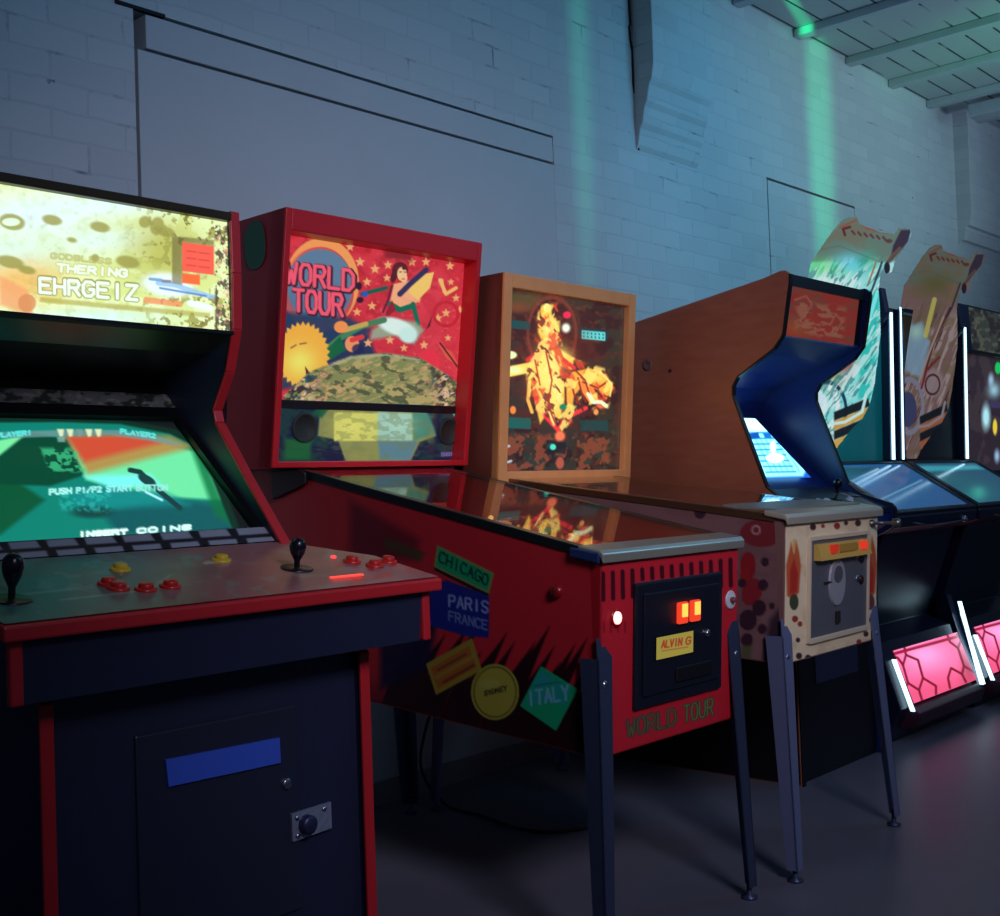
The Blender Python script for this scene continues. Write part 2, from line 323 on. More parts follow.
floor_m = bpy.data.materials.new('sealed_concrete'); floor_m.use_nodes = True
nt = floor_m.node_tree; b = nt.nodes['Principled BSDF']; N = nt.nodes.new; L = nt.links.new
g = N('ShaderNodeNewGeometry'); n1 = N('ShaderNodeTexNoise'); n1.inputs['Scale'].default_value = 2.2; n1.inputs['Detail'].default_value = 8; L(g.outputs['Position'], n1.inputs['Vector'])
cr = N('ShaderNodeValToRGB'); cr.color_ramp.elements[0].position = 0.3; cr.color_ramp.elements[0].color = (0.105, 0.112, 0.15, 1); cr.color_ramp.elements[1].position = 0.75; cr.color_ramp.elements[1].color = (0.15, 0.157, 0.20, 1)
L(n1.outputs['Fac'], cr.inputs[0]); L(cr.outputs[0], b.inputs['Base Color'])
rr = N('ShaderNodeMapRange'); rr.inputs['To Min'].default_value = 0.32; rr.inputs['To Max'].default_value = 0.5; L(n1.outputs['Fac'], rr.inputs['Value']); L(rr.outputs[0], b.inputs['Roughness'])
bp = N('ShaderNodeBump'); bp.inputs['Strength'].default_value = 0.2; bp.inputs['Distance'].default_value = 0.004; L(n1.outputs['Fac'], bp.inputs['Height']); L(bp.outputs[0], b.inputs['Normal'])
m = MB(); m.box((-2.5, -3.0, -0.1), (10.5, WY+T, 0.0)); structure('floor', m, floor_m)

ceil_m = bpy.data.materials.new('painted_boards'); ceil_m.use_nodes = True
nt = ceil_m.node_tree; b = nt.nodes['Principled BSDF']; N = nt.nodes.new; L = nt.links.new
g = N('ShaderNodeNewGeometry'); sp = N('ShaderNodeSeparateXYZ'); L(g.outputs['Position'], sp.inputs[0])
fr = N('ShaderNodeMath'); fr.operation = 'PINGPONG'; fr.inputs[1].default_value = 0.075; L(sp.outputs['Y'], fr.inputs[0])
lt = N('ShaderNodeMath'); lt.operation = 'LESS_THAN'; lt.inputs[1].default_value = 0.006; L(fr.outputs[0], lt.inputs[0])
n1 = N('ShaderNodeTexNoise'); n1.inputs['Scale'].default_value = 1.6; n1.inputs['Detail'].default_value = 3; L(g.outputs['Position'], n1.inputs['Vector'])
gt = N('ShaderNodeMapRange'); gt.inputs['From Min'].default_value = 0.42; gt.inputs['From Max'].default_value = 0.5; L(n1.outputs['Fac'], gt.inputs['Value'])
mu = N('ShaderNodeMath'); mu.operation = 'MULTIPLY'; L(lt.outputs[0], mu.inputs[0]); L(gt.outputs[0], mu.inputs[1])
mc = N('ShaderNodeMix'); mc.data_type = 'RGBA'; L(mu.outputs[0], mc.inputs[0]); mc.inputs[6].default_value = (0.55, 0.55, 0.57, 1); mc.inputs[7].default_value = (0.05, 0.05, 0.06, 1)
L(mc.outputs[2], b.inputs['Base Color']); b.inputs['Roughness'].default_value = 0.75
m = MB(); m.box((-2.5, -3.0, 3.43), (10.5, WY+T, 3.55)); structure('ceiling', m, ceil_m)
joist_m = mat('painted_timber', (196, 198, 204), 0.75, noise=0.08, nscale=9, bump=0.2)
for k, x in enumerate((5.18, 5.80, 6.41, 6.98, 7.55, 8.12, 8.7, 9.3)):
    m = MB(); m.box((x, -3.0, 3.385), (x+0.07, WY-0.003, 3.428)); structure('trim_%d' % (k+1), m, joist_m, bev=0.004)
m = MB(); m.box((7.7, -3.0, 3.30), (7.82, WY-0.21, 3.384)); structure('trim_9', m, joist_m, bev=0.006)
m = MB(); m.box((1.4, WY-0.014, 0.0), (7.8, WY-0.001, 0.075)); structure('baseboard_back', m, mat('baseboard_paint', (150, 138, 140), 0.6))

# ------------------------------------------------------------------ shared materials
BLACK = mat('black_laminate', (34, 40, 66), 0.42, noise=0.15, nscale=60)
NAVY = mat('navy_laminate', (16, 26, 70), 0.45)
BLKPL = mat('black_plastic', (14, 15, 20), 0.35)
REDT = mat('red_edge_trim', (190, 34, 42), 0.4)
CHROME = mat('brushed_steel', (190, 195, 205), 0.28, 1.0)
DSTEEL = mat('dark_steel', (66, 78, 108), 0.38, 0.6)
STEELP = mat('pale_steel', (118, 130, 168), 0.38, 0.45)
GLASS = glass_mat('clear_glass')
A_LIT = art_mat('backlit_print', 1.0, 0.12)
A_SCREEN = art_mat('screen_image', 1.1, 0.08)
A_PRINT = art_mat('gloss_print', 0.0, 0.35)
A_MATTE = art_mat('matte_print', 0.0, 0.5)

# ================================================================== 1. fighting-game arcade cabinet on the left
def arcade_left():
    r = thing('arcade_cabinet', 'large upright arcade cabinet with a bright yellow EHRGEIZ marquee and red edge trim', 'arcade machine', (1.18, 2.2, 0))
    B = lambda mb, n, mt, p=r, bev=0.0: mb.build(n, mt, p, bev, world=True)
    XL, XR = 0.857, 1.500
    edge = [(2.07, 1.630), (2.068, 1.50), (2.072, 1.384), (2.10, 1.30), (2.15, 1.222), (2.142, 1.19), (2.05, 1.075), (1.93, 0.934), (1.905, 0.86), (1.80, 0.80), (1.707, 0.735), (1.707, 0.0)]
    prof = edge+[(2.72, 0.0), (2.78, 0.10), (2.78, 1.630)]
    for x0, x1, xa, xb in ((XL, XL+.018, XL-.002, XL+.020), (XR-.018, XR, XR-.021, XR+.002)):
        B(MB().prism(prof, x0, x1), 'side_panel', NAVY if x0 == XL else BLACK)
        B(MB().band(edge[::-1], xa, xb, -0.007 if False else 0.007), 'edge_trim', REDT, bev=0.002)
    x0, x1 = XL+.018, XR-.018
    B(MB().box((x0, 2.10, 1.616), (x1, 2.778, 1.628)), 'top_panel', BLACK)
    B(MB().box((x0, 2.755, 0.05), (x1, 2.775, 1.62)), 'back_panel', BLACK)
    B(MB().prism([(2.062, 1.609), (2.062, 1.627), (2.10, 1.627), (2.10, 1.609)], x0, x1), 'marquee_frame', mat('dark_brass', (58, 44, 22), 0.4, 0.4), bev=0.002)
    B(MB().prism([(2.066, 1.372), (2.066, 1.379), (2.10, 1.379), (2.10, 1.372)], x0, x1), 'marquee_frame', BLKPL)
    # marquee artwork
    a = Art(patch((x0, 2.080, 1.612), (x1, 2.080, 1.612), (x1, 2.080, 1.378), (x0, 2.080, 1.378), 300, 130), (232, 252, 190))
    a.put(fbm(a.x/26, a.y/15, 3) > 0.52, (206, 222, 120), 0.55)
    a.glow(30, 215, 75, 22, (225, 250, 255), 1.0); a.glow(10, 255, 60, 18, (214, 255, 255), .9); a.glow(110, 240, 60, 14, (224, 255, 255), .85); a.glow(90, 318, 80, 10, (215, 255, 255), .9); a.glow(120, 205, 70, 12, (224, 255, 255), .9)
    a.glow(20, 280, 45, 22, (240, 190, 110), .9)
    a.glow(165, 250, 40, 30, (180, 180, 80), .85)
    rm = np.clip((a.x-120)/60, .12, 1)*np.clip(np.abs(a.y-262-.1*a.x)/20, .35, 1); a.blotch(9, 8, 0.60, (150, 150, 70), 5, 0.75, rm, soft=0.04)
    a.blotch(6, 5, 0.66, (120, 110, 50), 9, 0.8, rm, soft=0.03)
    for x, y, rx, ry in ((52, 220, 10, 5), (100, 227, 10, 5), (145, 222, 6, 6), (157, 226, 7, 9), (166, 232, 9, 5), (12, 222, 13, 8), (72, 240, 5, 2.5), (10, 262, 14, 6), (27, 270, 9, 4), (128, 262, 12, 6), (95, 258, 4, 4)): a.ell(x, y, rx, ry, (150, 148, 72), .8, rot=12, soft=2)
    a.ell(11, 222, 9, 4, (225, 255, 225))
    a.poly([(0, 276), (28, 290), (34, 318), (20, 312), (0, 305)], (238, 160, 110), .75, 4); a.ell(27, 303, 9, 9, (215, 140, 90), .8)
    a.text('GODBLESS', (50, 258), (112, 264), (0, -5), 2.2, (170, 168, 90), .6); a.text('THERING', (56, 271), (128, 277), (0.4, -7), 4.2, (176, 170, 84), .7); a.text('THERING', (56, 271), (128, 277), (0.4, -7), 2.6, (236, 255, 236))
    a.text('EHRGEIZ', (38, 292), (139, 300), (0, -14.5), 5.4, (130, 126, 50), .9); a.text('EHRGEIZ', (38, 292), (139, 300), (0, -14), 3.6, (236, 255, 238))
    a.poly([(40, 297), (210, 313), (210, 318), (40, 302)], (168, 158, 70), .6, 2)
    a.ell(168, 285, 26, 12, (232, 252, 255), .95, rot=8, soft=6); a.line([(158, 283), (175, 285), (195, 292), (213, 297)], 5, (150, 195, 235), .8); a.line([(150, 279), (161, 280)], 3, (90, 150, 200), .8); a.line([(163, 281), (170, 281.5)], 3, (120, 110, 130), .8); a.line([(146, 300), (180, 304)], 6, (240, 130, 85), .7); a.line([(160, 288), (206, 296)], 2, (70, 120, 200), .8); a.line([(190, 303), (210, 308)], 6, (235, 255, 255))
    a.poly([(182, 242), (214, 246), (214, 275), (182, 271)], (246, 98, 78)); a.poly([(182, 273), (200, 275), (200, 285), (182, 283)], (244, 110, 60))
    for k in range(3): a.line([(187, 251+k*7), (196, 252+k*7)], 1.6, (190, 60, 70), .6); a.line([(199, 252.6+k*7), (209, 253.8+k*7)], 1.6, (190, 60, 70), .6)
    m_ = a.polym([(172, 236), (214, 240), (214, 246), (182, 242), (182, 285), (172, 283)], 2); a.put(m_, (100, 92, 50), .6)
    m_ = a.polym([(215, 225), (234, 228), (234, 335), (215, 333)], 2); a.blotch(3.5, 5, .5, (80, 70, 60), 12, .85, m_); a.blotch(3, 3, .6, (220, 160, 140), 13, .7, m_)
    sheet('marquee', a, art_mat('marquee_backlit', 1.12, .12), r)
    B(MB().box((x0, 2.083, 1.378), (x1, 2.12, 1.625)), 'marquee_box', BLKPL)
    # shroud between marquee and monitor
    B(MB().prism([(2.10, 1.372), (2.16, 1.34), (2.36, 1.30), (2.37, 1.315), (2.16, 1.36), (2.10, 1.378)], x0, x1), 'speaker_shroud', BLKPL)
    B(MB().prism([(2.36, 1.31), (2.33, 1.255), (2.33, 1.22), (2.36, 1.22), (2.38, 1.31)], x0, x1), 'upper_shroud', BLKPL)
    a = Art(patch((x0, 2.325, 1.268), (x1, 2.325, 1.268), (x1, 2.29, 1.236), (x0, 2.29, 1.236), 160, 30), (96, 100, 102))
    a.blotch(10, 6, .5, (34, 42, 38), 21, .9); a.blotch(5, 4, .62, (150, 150, 130), 23, .6); sheet('instruction_strip', a, A_MATTE, r)
    # monitor bezel: plane from (2.28,1.235) to (1.985,0.932)
    T0, B0 = np.array([2.29, 1.236]), np.array([1.952, 0.942])
    nrm = np.array([-(T0-B0)[1], (T0-B0)[0]]); nrm /= np.linalg.norm(nrm)          # towards the player
    P2 = lambda x, t, d=0: (x, *(B0+(T0-B0)*t+nrm*d))
    mb = MB(); zs = [0, .10, .93, 1]
    mb.hexa([P2(x0, 0, -.012), P2(x1, 0, -.012), P2(x1, 0, 0), P2(x0, 0, 0), P2(x0, .09, -.012), P2(x1, .09, -.012), P2(x1, .09, 0), P2(x0, .09, 0)])
    mb.hexa([P2(x0, .92, -.012), P2(x1, .92, -.012), P2(x1, .92, 0), P2(x0, .92, 0), P2(x0, 1, -.012), P2(x1, 1, -.012), P2(x1, 1, 0), P2(x0, 1, 0)])
    mb.hexa([P2(x0, .09, -.012), P2(x0+.045, .09, -.012), P2(x0+.045, .09, 0), P2(x0, .09, 0), P2(x0, .92, -.012), P2(x0+.045, .92, -.012), P2(x0+.045, .92, 0), P2(x0, .92, 0)])
    mb.hexa([P2(x1-.016, .09, -.012), P2(x1, .09, -.012), P2(x1, .09, 0), P2(x1-.016, .09, 0), P2(x1-.016, .92, -.012), P2(x1, .92, -.012), P2(x1, .92, 0), P2(x1-.016, .92, 0)])
    B(mb, 'monitor_bezel', BLKPL)
    a = Art(patch(P2(x0, .096, .002), P2(x1, .096, .002), P2(x1, -.0, .002), P2(x0, 0, .002), 220, 20), (26, 24, 30))
    for k in range(9):
        xx = -30+k*38
        for row in range(2):
            y0 = 543-0.062*xx+row*10
            a.poly([(xx+row*10, y0), (xx+28+row*10, y0-2), (xx+33+row*8, y0+5), (xx+row*10+3, y0+7)], (150, 158, 172), .9, 1.5)
    sheet('bezel_print', a, A_MATTE, r)
    # CRT image, slightly bulging, rounded outline
    a = Art(patch(P2(x0+.02, .985, -.02), P2(x1-.012, .985, -.02), P2(x1-.012, .04, -.02), P2(x0+.02, .04, -.02), 250, 150, bulge=.028, bdir=(0, *nrm)), (10, 128, 112))
    X, Y = a.x, a.y
    a.poly([(-60, 560), (-60, 480), (0, 470), (45, 500), (0, 535)], (6, 84, 52), 1, 5)
    a.poly([(-60, 470), (30, 432), (70, 440), (88, 474), (50, 486), (-60, 482)], (4, 70, 48), 1, 3)
    a.poly([(-60, 452), (25, 435), (0, 455), (-60, 470)], (120, 235, 160), 1, 3)
    a.poly([(68, 438), (120, 436), (200, 452), (225, 500), (170, 498), (86, 480)], (110, 232, 165), 1, 4)
    a.poly([(66, 436), (170, 436), (195, 447), (150, 458), (88, 474)], (176, 140, 70), .95, 8); a.poly([(66, 436), (145, 434), (160, 443), (84, 462)], (206, 74, 50), .95, 7)
    a.poly([(84, 476), (150, 474), (160, 484), (110, 488)], (120, 245, 240), 1, 6)
    a.poly([(165, 498), (226, 505), (236, 535), (120, 535), (100, 512)], (12, 88, 92), 1, 8); a.poly([(60, 490), (160, 490), (190, 505), (80, 510)], (16, 140, 140), .8, 8)
    a.poly([(188, 440), (200, 448), (232, 525), (215, 515)], (10, 110, 60), .8, 6)
    a.line([(130, 470), (140, 472), (158, 490), (180, 508)], 5, (20, 60, 62)); a.ell(147, 480, 10, 4.5, (22, 66, 66), rot=30); a.line([(146, 492), (162, 500)], 2.4, (170, 240, 250)); a.ell(92, 512, 20, 6, (16, 70, 66), soft=4)
    m_ = a.polym([(40, 448), (78, 448), (86, 472), (50, 472)], 4); a.blotch(4, 3.4, .52, (60, 190, 130), 31, .8, m_)
    m_ = a.polym([(60, 488), (110, 490), (112, 512), (60, 510)], 4); a.blotch(4, 4, .56, (40, 180, 170), 33, .7, m_)
    a.text('PUSH', (49, 494.5), (72, 493), (0, -5), 2.0, (170, 250, 240)); a.text('P1/P2', (76, 493), (102, 491.5), (0, -5), 1.8, (160, 245, 240)); a.text('START', (106, 491.5), (133, 490.5), (0, -5), 1.8, (150, 240, 240)); a.text('BUTTON', (136, 490.5), (168, 490), (0, -5), 1.7, (150, 235, 230))
    a.poly([(-60, 434), (60, 430), (120, 430), (160, 437), (182, 444), (178, 446), (150, 441), (110, 435), (-60, 440)], (110, 150, 150), .8, 2)
    a.text('PLAYER1', (-4, 437.5), (32, 434.5), (0, -4), 1.7, (90, 230, 225)); [a.poly([(57+q*9.4, 429), (64+q*9.4, 429), (63+q*9.4, 436), (60+q*9.4, 437)], (235, 240, 190) if q != 2 else (120, 150, 140), .9, 1.5) for q in range(5)]; a.poly([(57, 437), (65, 437), (65, 442), (58, 442)], (160, 190, 180), .7, 1.5); a.text('PLAYER2', (120, 433), (156, 438), (0, -4), 1.6, (90, 230, 225))
    a.text('INSERT', (78, 536.5), (128, 533.5), (0, -4), 3.0, (225, 255, 250)); a.text('COINS', (136, 533), (192, 529), (0, -4), 2.6, (215, 255, 250))
    ed = a.polym([(-400, 426), (60, 422), (120, 424), (170, 434), (190, 444), (212, 478), (232, 528), (100, 541), (-400, 560)], 2.5)
    rim = a.polym([(-400, 412), (60, 417), (120, 419), (175, 429), (196, 440), (220, 474), (240, 530), (100, 560), (-400, 580)], 3)
    base = a.c.copy(); dark = np.ones(base.shape)*np.array([14, 20, 22]); mid = np.ones(base.shape)*np.array([10, 46, 34])
    a.c = dark*(1-rim[..., None])+(mid*(1-ed[..., None])+base*ed[..., None])*rim[..., None]
    sheet('screen', a, A_SCREEN, r, smooth=True)
    # control panel
    PX0, PX1 = 0.757, 1.602
    zt = lambda y: 0.868+0.21*(y-1.6)
    top = [(PX0, 1.60), (PX1, 1.60), (PX1, 1.79), (XR+.004, 1.945), (XL-.004, 1.945), (PX0, 1.79)]
    def slab(pts, dz0, dz1):
        n = len(pts); vs = [(x, y, zt(y)+dz0) for x, y in pts]+[(x, y, zt(y)+dz1) for x, y in pts]
        return MB().add(vs, [tuple(range(n-1, -1, -1)), tuple(range(n, 2*n))]+[(i, (i+1) % n, (i+1) % n+n, i+n) for i in range(n)])
    B(slab(top, -.024, -.001), 'control_panel_edge', REDT, bev=.004)
    pts = patch((PX0+.004, 1.945, 0), (PX1-.004, 1.945, 0), (PX1-.004, 1.606, 0), (PX0+.004, 1.606, 0), 320, 90)
    pts[..., 2] = zt(pts[..., 1])+.0012
    a = Art(pts, (150, 98, 100)); 
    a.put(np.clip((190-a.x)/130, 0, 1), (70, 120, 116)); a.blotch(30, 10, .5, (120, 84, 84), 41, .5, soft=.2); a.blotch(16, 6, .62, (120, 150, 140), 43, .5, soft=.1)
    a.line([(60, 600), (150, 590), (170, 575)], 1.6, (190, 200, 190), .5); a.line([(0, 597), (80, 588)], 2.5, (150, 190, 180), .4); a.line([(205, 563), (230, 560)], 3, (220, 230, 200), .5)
    a.blotch(8, 5, .6, (180, 40, 40), 47, .8, a.polym([(325, 575), (350, 555), (420, 565), (400, 578), (330, 586)], 4))
    keep = (pts[..., 0]-PX0 > .0) & ~((pts[..., 1] > 1.79) & (pts[..., 0] > PX1-.006-(pts[..., 1]-1.79)*0.658)) & ~((pts[..., 1] > 1.79) & (pts[..., 0] < PX0+.006+(pts[..., 1]-1.79)*0.658))
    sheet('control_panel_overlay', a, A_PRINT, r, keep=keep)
    nz = Vector((0, -.205, .979))
    def on(px_x, px_y):                          # the spot of the overlay nearest a printed coordinate
        d = (a.x-px_x)**2+(a.y-px_y)**2; i = np.unravel_index(np.argmin(d), d.shape); return Vector(a.P[i])
    for (x, y, c) in ((108, 585, 'red'), (118, 589, 'red'), (146, 590, 'red'), (170, 587, 'red'), (120, 570, 'yellow'), (221, 561, 'yellow'), (352, 562, 'red'), (375, 566, 'red'), (388, 562, 'red')):
        p = on(x, y); bt = MB().lathe(p, nz, [(0, .0175), (.004, .0175), (.005, .0145), (.005, .0001)]); o = B(bt, 'button_ring', mat('button_%s' % c, (190, 34, 30) if c == 'red' else (205, 175, 40), .35))
        B(MB().lathe(p, nz, [(.004, .0120), (.010, .0118), (.012, .0100), (.0125, .0001)]), 'button_%s' % c, MATS['button_%s' % c])
    for (x, y, s_) in ((12, 600, 1.05), (297, 569, .86)):
        p = on(x, y)
        st = B(MB().lathe(p, nz, [(0, .030), (.002, .030), (.003, .028), (.003, .0001)]), 'joystick_washer', BLKPL)
        B(MB().lathe(p, (0.02, -.1, 1), [(h_*s_, q_*.84 if q_ > .001 else q_) for h_, q_ in ((0, .006), (.018, .0065), (.024, .010), (.034, .0155), (.046, .0185), (.058, .017), (.064, .011), (.067, .0001))]), 'joystick', mat('black_bat_top', (16, 18, 30), .25))
    # illuminated red selector by the right joystick
    p = on(349, 577); B(MB().box(p+Vector((-.040, -.006, .001)), p+Vector((.030, .006, .004))), 'lit_red_lamp', mat('lamp_red', (60, 5, 5), .4, emit=(255, 70, 60), es=1.6))
    p = on(333, 558); B(MB().lathe(p, nz, [(0, .006), (.004, .005), (.005, .0001)]), 'lit_red_lamp', MATS['lamp_red'])
    # box under the control panel
    zb = .752
    B(MB().prism([(1.632, zb), (1.622, zt(1.62)-.026), (1.93, zt(1.93)-.026), (1.93, .80), (1.72, zb-.012)], .782, 1.570), 'control_box', BLACK)
    for xx in (.774, 1.568): B(MB().box((xx, 1.620, zb), (xx+.020, 1.636, zt(1.62)-.027)), 'edge_trim', REDT, bev=.004)
    # lower front
    B(MB().box((x0, 1.722, .02), (x1, 1.742, .76)), 'front_panel', BLACK)
    B(MB().box((x0, 1.73, .0), (x1, 2.70, .05)), 'base_panel', BLACK)
    fp = lambda px, py: ray_y(px, py, 1.722)
    q = [fp(162, 759), fp(276, 737), fp(277, 762), fp(165, 786)]
    B(MB().hexa([(x, 1.711, z) for x, y, z in q]+[(x, 1.7225, z) for x, y, z in q]), 'blue_plate', mat('blue_plate', (60, 96, 215), .45))
    door = B(MB().box((1.02, 1.716, .30), (1.34, 1.7225, .66)), 'coin_door', mat('coin_door_black', (36, 41, 62), .4), bev=.004)
    k = fp(284, 783); B(MB().lathe((k[0], 1.716, k[2]), (0, -1, 0), [(0, .010), (.004, .010), (.006, .007), (.006, .0001)]), 'lock', CHROME, door)
    q = [fp(288, 813), fp(327, 801), fp(328, 827), fp(289, 841)]
    hp = B(MB().hexa([(x, 1.711, z) for x, y, z in q]+[(x, 1.7163, z) for x, y, z in q]), 'hasp_plate', mat('worn_zinc', (150, 160, 185), .45, .5, noise=.4, nscale=90), door)
    k = fp(302, 823); B(MB().lathe((k[0], 1.711, k[2]), (0, -1, 0), [(0, .017), (.012, .017), (.016, .012), (.016, .0001)]), 'padlock', mat('padlock_steel', (60, 66, 100), .4, .6), hp)
    for u, v in ((293, 817), (320, 808), (294, 835)):
        k = fp(u, v); B(MB().lathe((k[0], 1.711, k[2]), (0, -1, 0), [(0, .005), (.003, .004), (.003, .0001)]), 'screw', CHROME, hp)
def ray_y(px, py, Y):
    d = FW+RT*(px-500)/FPX+UP*(458-py)/FPX; t = Y/d[1]; return (d[0]*t, Y, CAMH+d[2]*t)
def ray_x(px, py, X):
    d = FW+RT*(px-500)/FPX+UP*(458-py)/FPX; t = X/d[0]; return (X, d[1]*t, CAMH+d[2]*t)
def ray_z(px, py, Z):
    d = FW+RT*(px-500)/FPX+UP*(458-py)/FPX; t = (Z-CAMH)/d[2]; return (d[0]*t, d[1]*t, Z)
arcade_left()

# ================================================================== pinball tables
def pinball(label, X0, Y0, rot, Wd, zt, zb, slope, Lb, HW, hy, ht, hb, hlean, hdep, hoff, M, arts, leglen, chrome):
    r = thing('pinball_machine', label, 'pinball machine', (X0, Y0, 0), R(rot))
    w2 = Wd/2; t = math.tan(R(3.4)); dz = zt-zb; fy = -t*dz
    ztop = lambda y: zt+slope*(y-fy); zbot = lambda y: zb+0.073*y
    B = lambda mb, n, mt, p=r, bev=0.0: mb.build(n, mt, p, bev)
    side = [(0, zb), (fy, zt), (Lb, ztop(Lb)), (Lb, zbot(Lb))]
    for s in (-1, 1):
        xa, xb = sorted((s*w2, s*(w2-.018))); B(MB().prism(side, xa, xb), 'side_board', M['body'], bev=.002)
    B(MB().prism([(0, zb), (fy, zt), (fy+.02, zt), (.02, zb)], -w2+.018, w2-.018), 'front_board', M['body'])
    B(MB().prism([(Lb-.02, zbot(Lb)), (Lb-.02, ztop(Lb)), (Lb, ztop(Lb)), (Lb, zbot(Lb))], -w2+.018, w2-.018), 'back_board', M['body'])
    B(MB().prism([(.02, zb+.012), (.02, zb+.026), (Lb-.02, zbot(Lb)+.026), (Lb-.02, zbot(Lb)+.012)], -w2+.018, w2-.018), 'bottom_board', M['body'])
    for s in (-1, 1):      # steel rails along the glass
        xa, xb = sorted((s*(w2+.004), s*(w2-.022)))
        B(MB().prism([(fy+.03, ztop(fy+.03)), (fy+.03, ztop(fy+.03)+.010), (hy+.03, ztop(hy+.03)+.010), (hy+.03, ztop(hy+.03))], xa, xb), 'side_rail', M['rail'], bev=.002)
        xa, xb = sorted((s*(w2+.001), s*(w2+.004)))
        B(MB().prism([(fy+.03, ztop(fy+.03)-.010), (fy+.03, ztop(fy+.03)+.003), (hy, ztop(hy)+.003), (hy, ztop(hy)-.010)], xa, xb), 'side_rail', M['rail'])
    B(MB().prism([(fy-.012, zt-.016), (fy-.014, zt+.004), (fy-.006, zt+.013), (fy+.055, zt+.024), (fy+.055, zt+.010), (fy-.004, zt-.002)], -w2-.010, w2+.010), 'lockdown_bar', M['bar'], bev=.003)
    B(MB().prism([(fy+.05, ztop(fy+.05)+.006), (fy+.05, ztop(fy+.05)+.010), (hy+.02, ztop(hy+.02)+.010), (hy+.02, ztop(hy+.02)+.006)], -w2+.020, w2-.020), 'playfield_glass', GLASS)
    # playfield and what stands on it
    pf = lambda y: zt-.085+(slope-.045)*(y-fy)
    B(MB().prism([(.03, pf(.03)-.012), (.03, pf(.03)), (Lb-.05, pf(Lb-.05)), (Lb-.05, pf(Lb-.05)-.012)], -w2+.020, w2-.020), 'playfield', M['field'])
    pl = arts['pf'](r, w2, pf, fy, hy)
    rr = random.Random(arts['seed'])
    for k, (x, y) in enumerate(((-.10, .66), (.02, .74), (.12, .64))):
        z = pf(y); bb = B(MB().lathe((x, y, z), (0, 0, 1), [(0, .020), (.022, .020), (.024, .036), (.032, .038), (.038, .026), (.040, .0001)]), 'bumper', M['bump%d' % (k % 2)])
    for s in (-1, 1):
        z = pf(.17); B(MB().hexa([(s*.10, .20, z+.012), (s*.10, .22, z+.012), (s*.025, .155, z+.012), (s*.025, .143, z+.012), (s*.10, .20, z+.026), (s*.10, .22, z+.026), (s*.025, .155, z+.026), (s*.025, .143, z+.026)]), 'flipper', mat('flipper_yellow', (220, 190, 60), .4), bev=.003)
        B(MB().prism([(.26, pf(.26)+.002), (.26, pf(.26)+.035), (.42, pf(.42)+.035), (.42, pf(.42)+.002)], s*.15-.012, s*.15+.012), 'slingshot', M['plast'], bev=.004)
    pts = [(-.19, .42+.05*i, pf(.42+.05*i)+.03+.035*math.sin(i*.5)) for i in range(10)]
    B(MB().tube(pts, .004), 'wire_ramp', CHROME); B(MB().tube([(x+.035, y, z) for x, y, z in pts], .004), 'wire_ramp', CHROME)
    pts = [(.20-.004*i*i*.5, .45+.045*i, pf(.45+.045*i)+.025+.03*math.sin(i*.6)) for i in range(9)]
    B(MB().tube(pts, .005), 'wire_ramp', M['ramp'])
    for k in range(7):
        x = rr.uniform(-.2, .2); y = rr.uniform(.35, .92); z = pf(y); B(MB().lathe((x, y, z), (0, 0, 1), [(0, .006), (.030, .006), (.032, .009), (.038, .006), (.040, .0001)], 12), 'lamp_post', M['lamp'])
    B(MB().prism([(.90, pf(.9)+.002), (.90, pf(.9)+.05), (.91, pf(.9)+.05), (.91, pf(.9)+.002)], -.16, .18), 'plastic_target_bank', M['plast'])
    # neck and head
    hx = hoff; ty = math.tan(R(hlean)); h2 = HW/2; Hh = ht-hb
    B(MB().prism([(hy+.06, ztop(hy+.02)-.10), (hy+.06, hb+.012), (hy+hdep-.02, hb+.012), (hy+hdep-.02, ztop(Lb)-.10)], -w2+.02, w2-.02), 'neck', mat('neck_dark', (44, 16, 22), .5))
    for s in (-1, 1): B(MB().prism([(hy-.03, ztop(hy)-.03), (hy-.03, ztop(hy)-.002), (hy+.0, hb-.004), (hy+.12, hb-.004), (hy+.12, ztop(hy)-.07)], *sorted((s*(w2+.004), s*(w2+.016)))), 'hinge_bracket', BLKPL, bev=.003)
    yf = lambda z: hy-ty*(z-hb)
    fw_, rc = M['fw'], M['rc']; ftop, fbot = M['ft'], M['fb']
    def hb_box(xa, xb, za, zc, ya, yb): return MB().hexa([(xa, yf(za)+ya, za), (xb, yf(za)+ya, za), (xb, yf(za)+yb, za), (xa, yf(za)+yb, za), (xa, yf(zc)+ya, zc), (xb, yf(zc)+ya, zc), (xb, yf(zc)+yb, zc), (xa, yf(zc)+yb, zc)])
    B(hb_box(hx-h2, hx-h2+.018, hb, ht, .006, hdep), 'head_side', M['headside'], bev=.002)
    B(hb_box(hx+h2-.018, hx+h2, hb, ht, .006, hdep), 'head_side', M['headside'], bev=.002)
    B(hb_box(hx-h2+.018, hx+h2-.018, ht-.018, ht, .006, hdep), 'head_top', M['headside'])
    B(hb_box(hx-h2+.018, hx+h2-.018, hb, hb+.018, .006, hdep), 'head_bottom', M['headside'])
    B(hb_box(hx-h2+.018, hx+h2-.018, hb+.018, ht-.018, hdep-.02, hdep-.008), 'head_back', M['headside'])
    fr = MB()
    for xa, xb, za, zc in ((hx-h2, hx-h2+fw_, hb, ht), (hx+h2-fw_, hx+h2, hb, ht), (hx-h2+fw_, hx+h2-fw_, ht-ftop, ht), (hx-h2+fw_, hx+h2-fw_, hb, hb+fbot)):
        q = hb_box(xa, xb, za, zc, 0, rc+.012); fr.add(q.v, q.f)
    B(fr, 'head_frame', M['frame'], bev=.003)
    xa, xb, za, zc = hx-h2+fw_-.004, hx+h2-fw_+.004, hb+fbot-.004, ht-ftop+.004
    arts['bg'](r, B, hb_box, (xa, xb, za, zc), yf, rc)
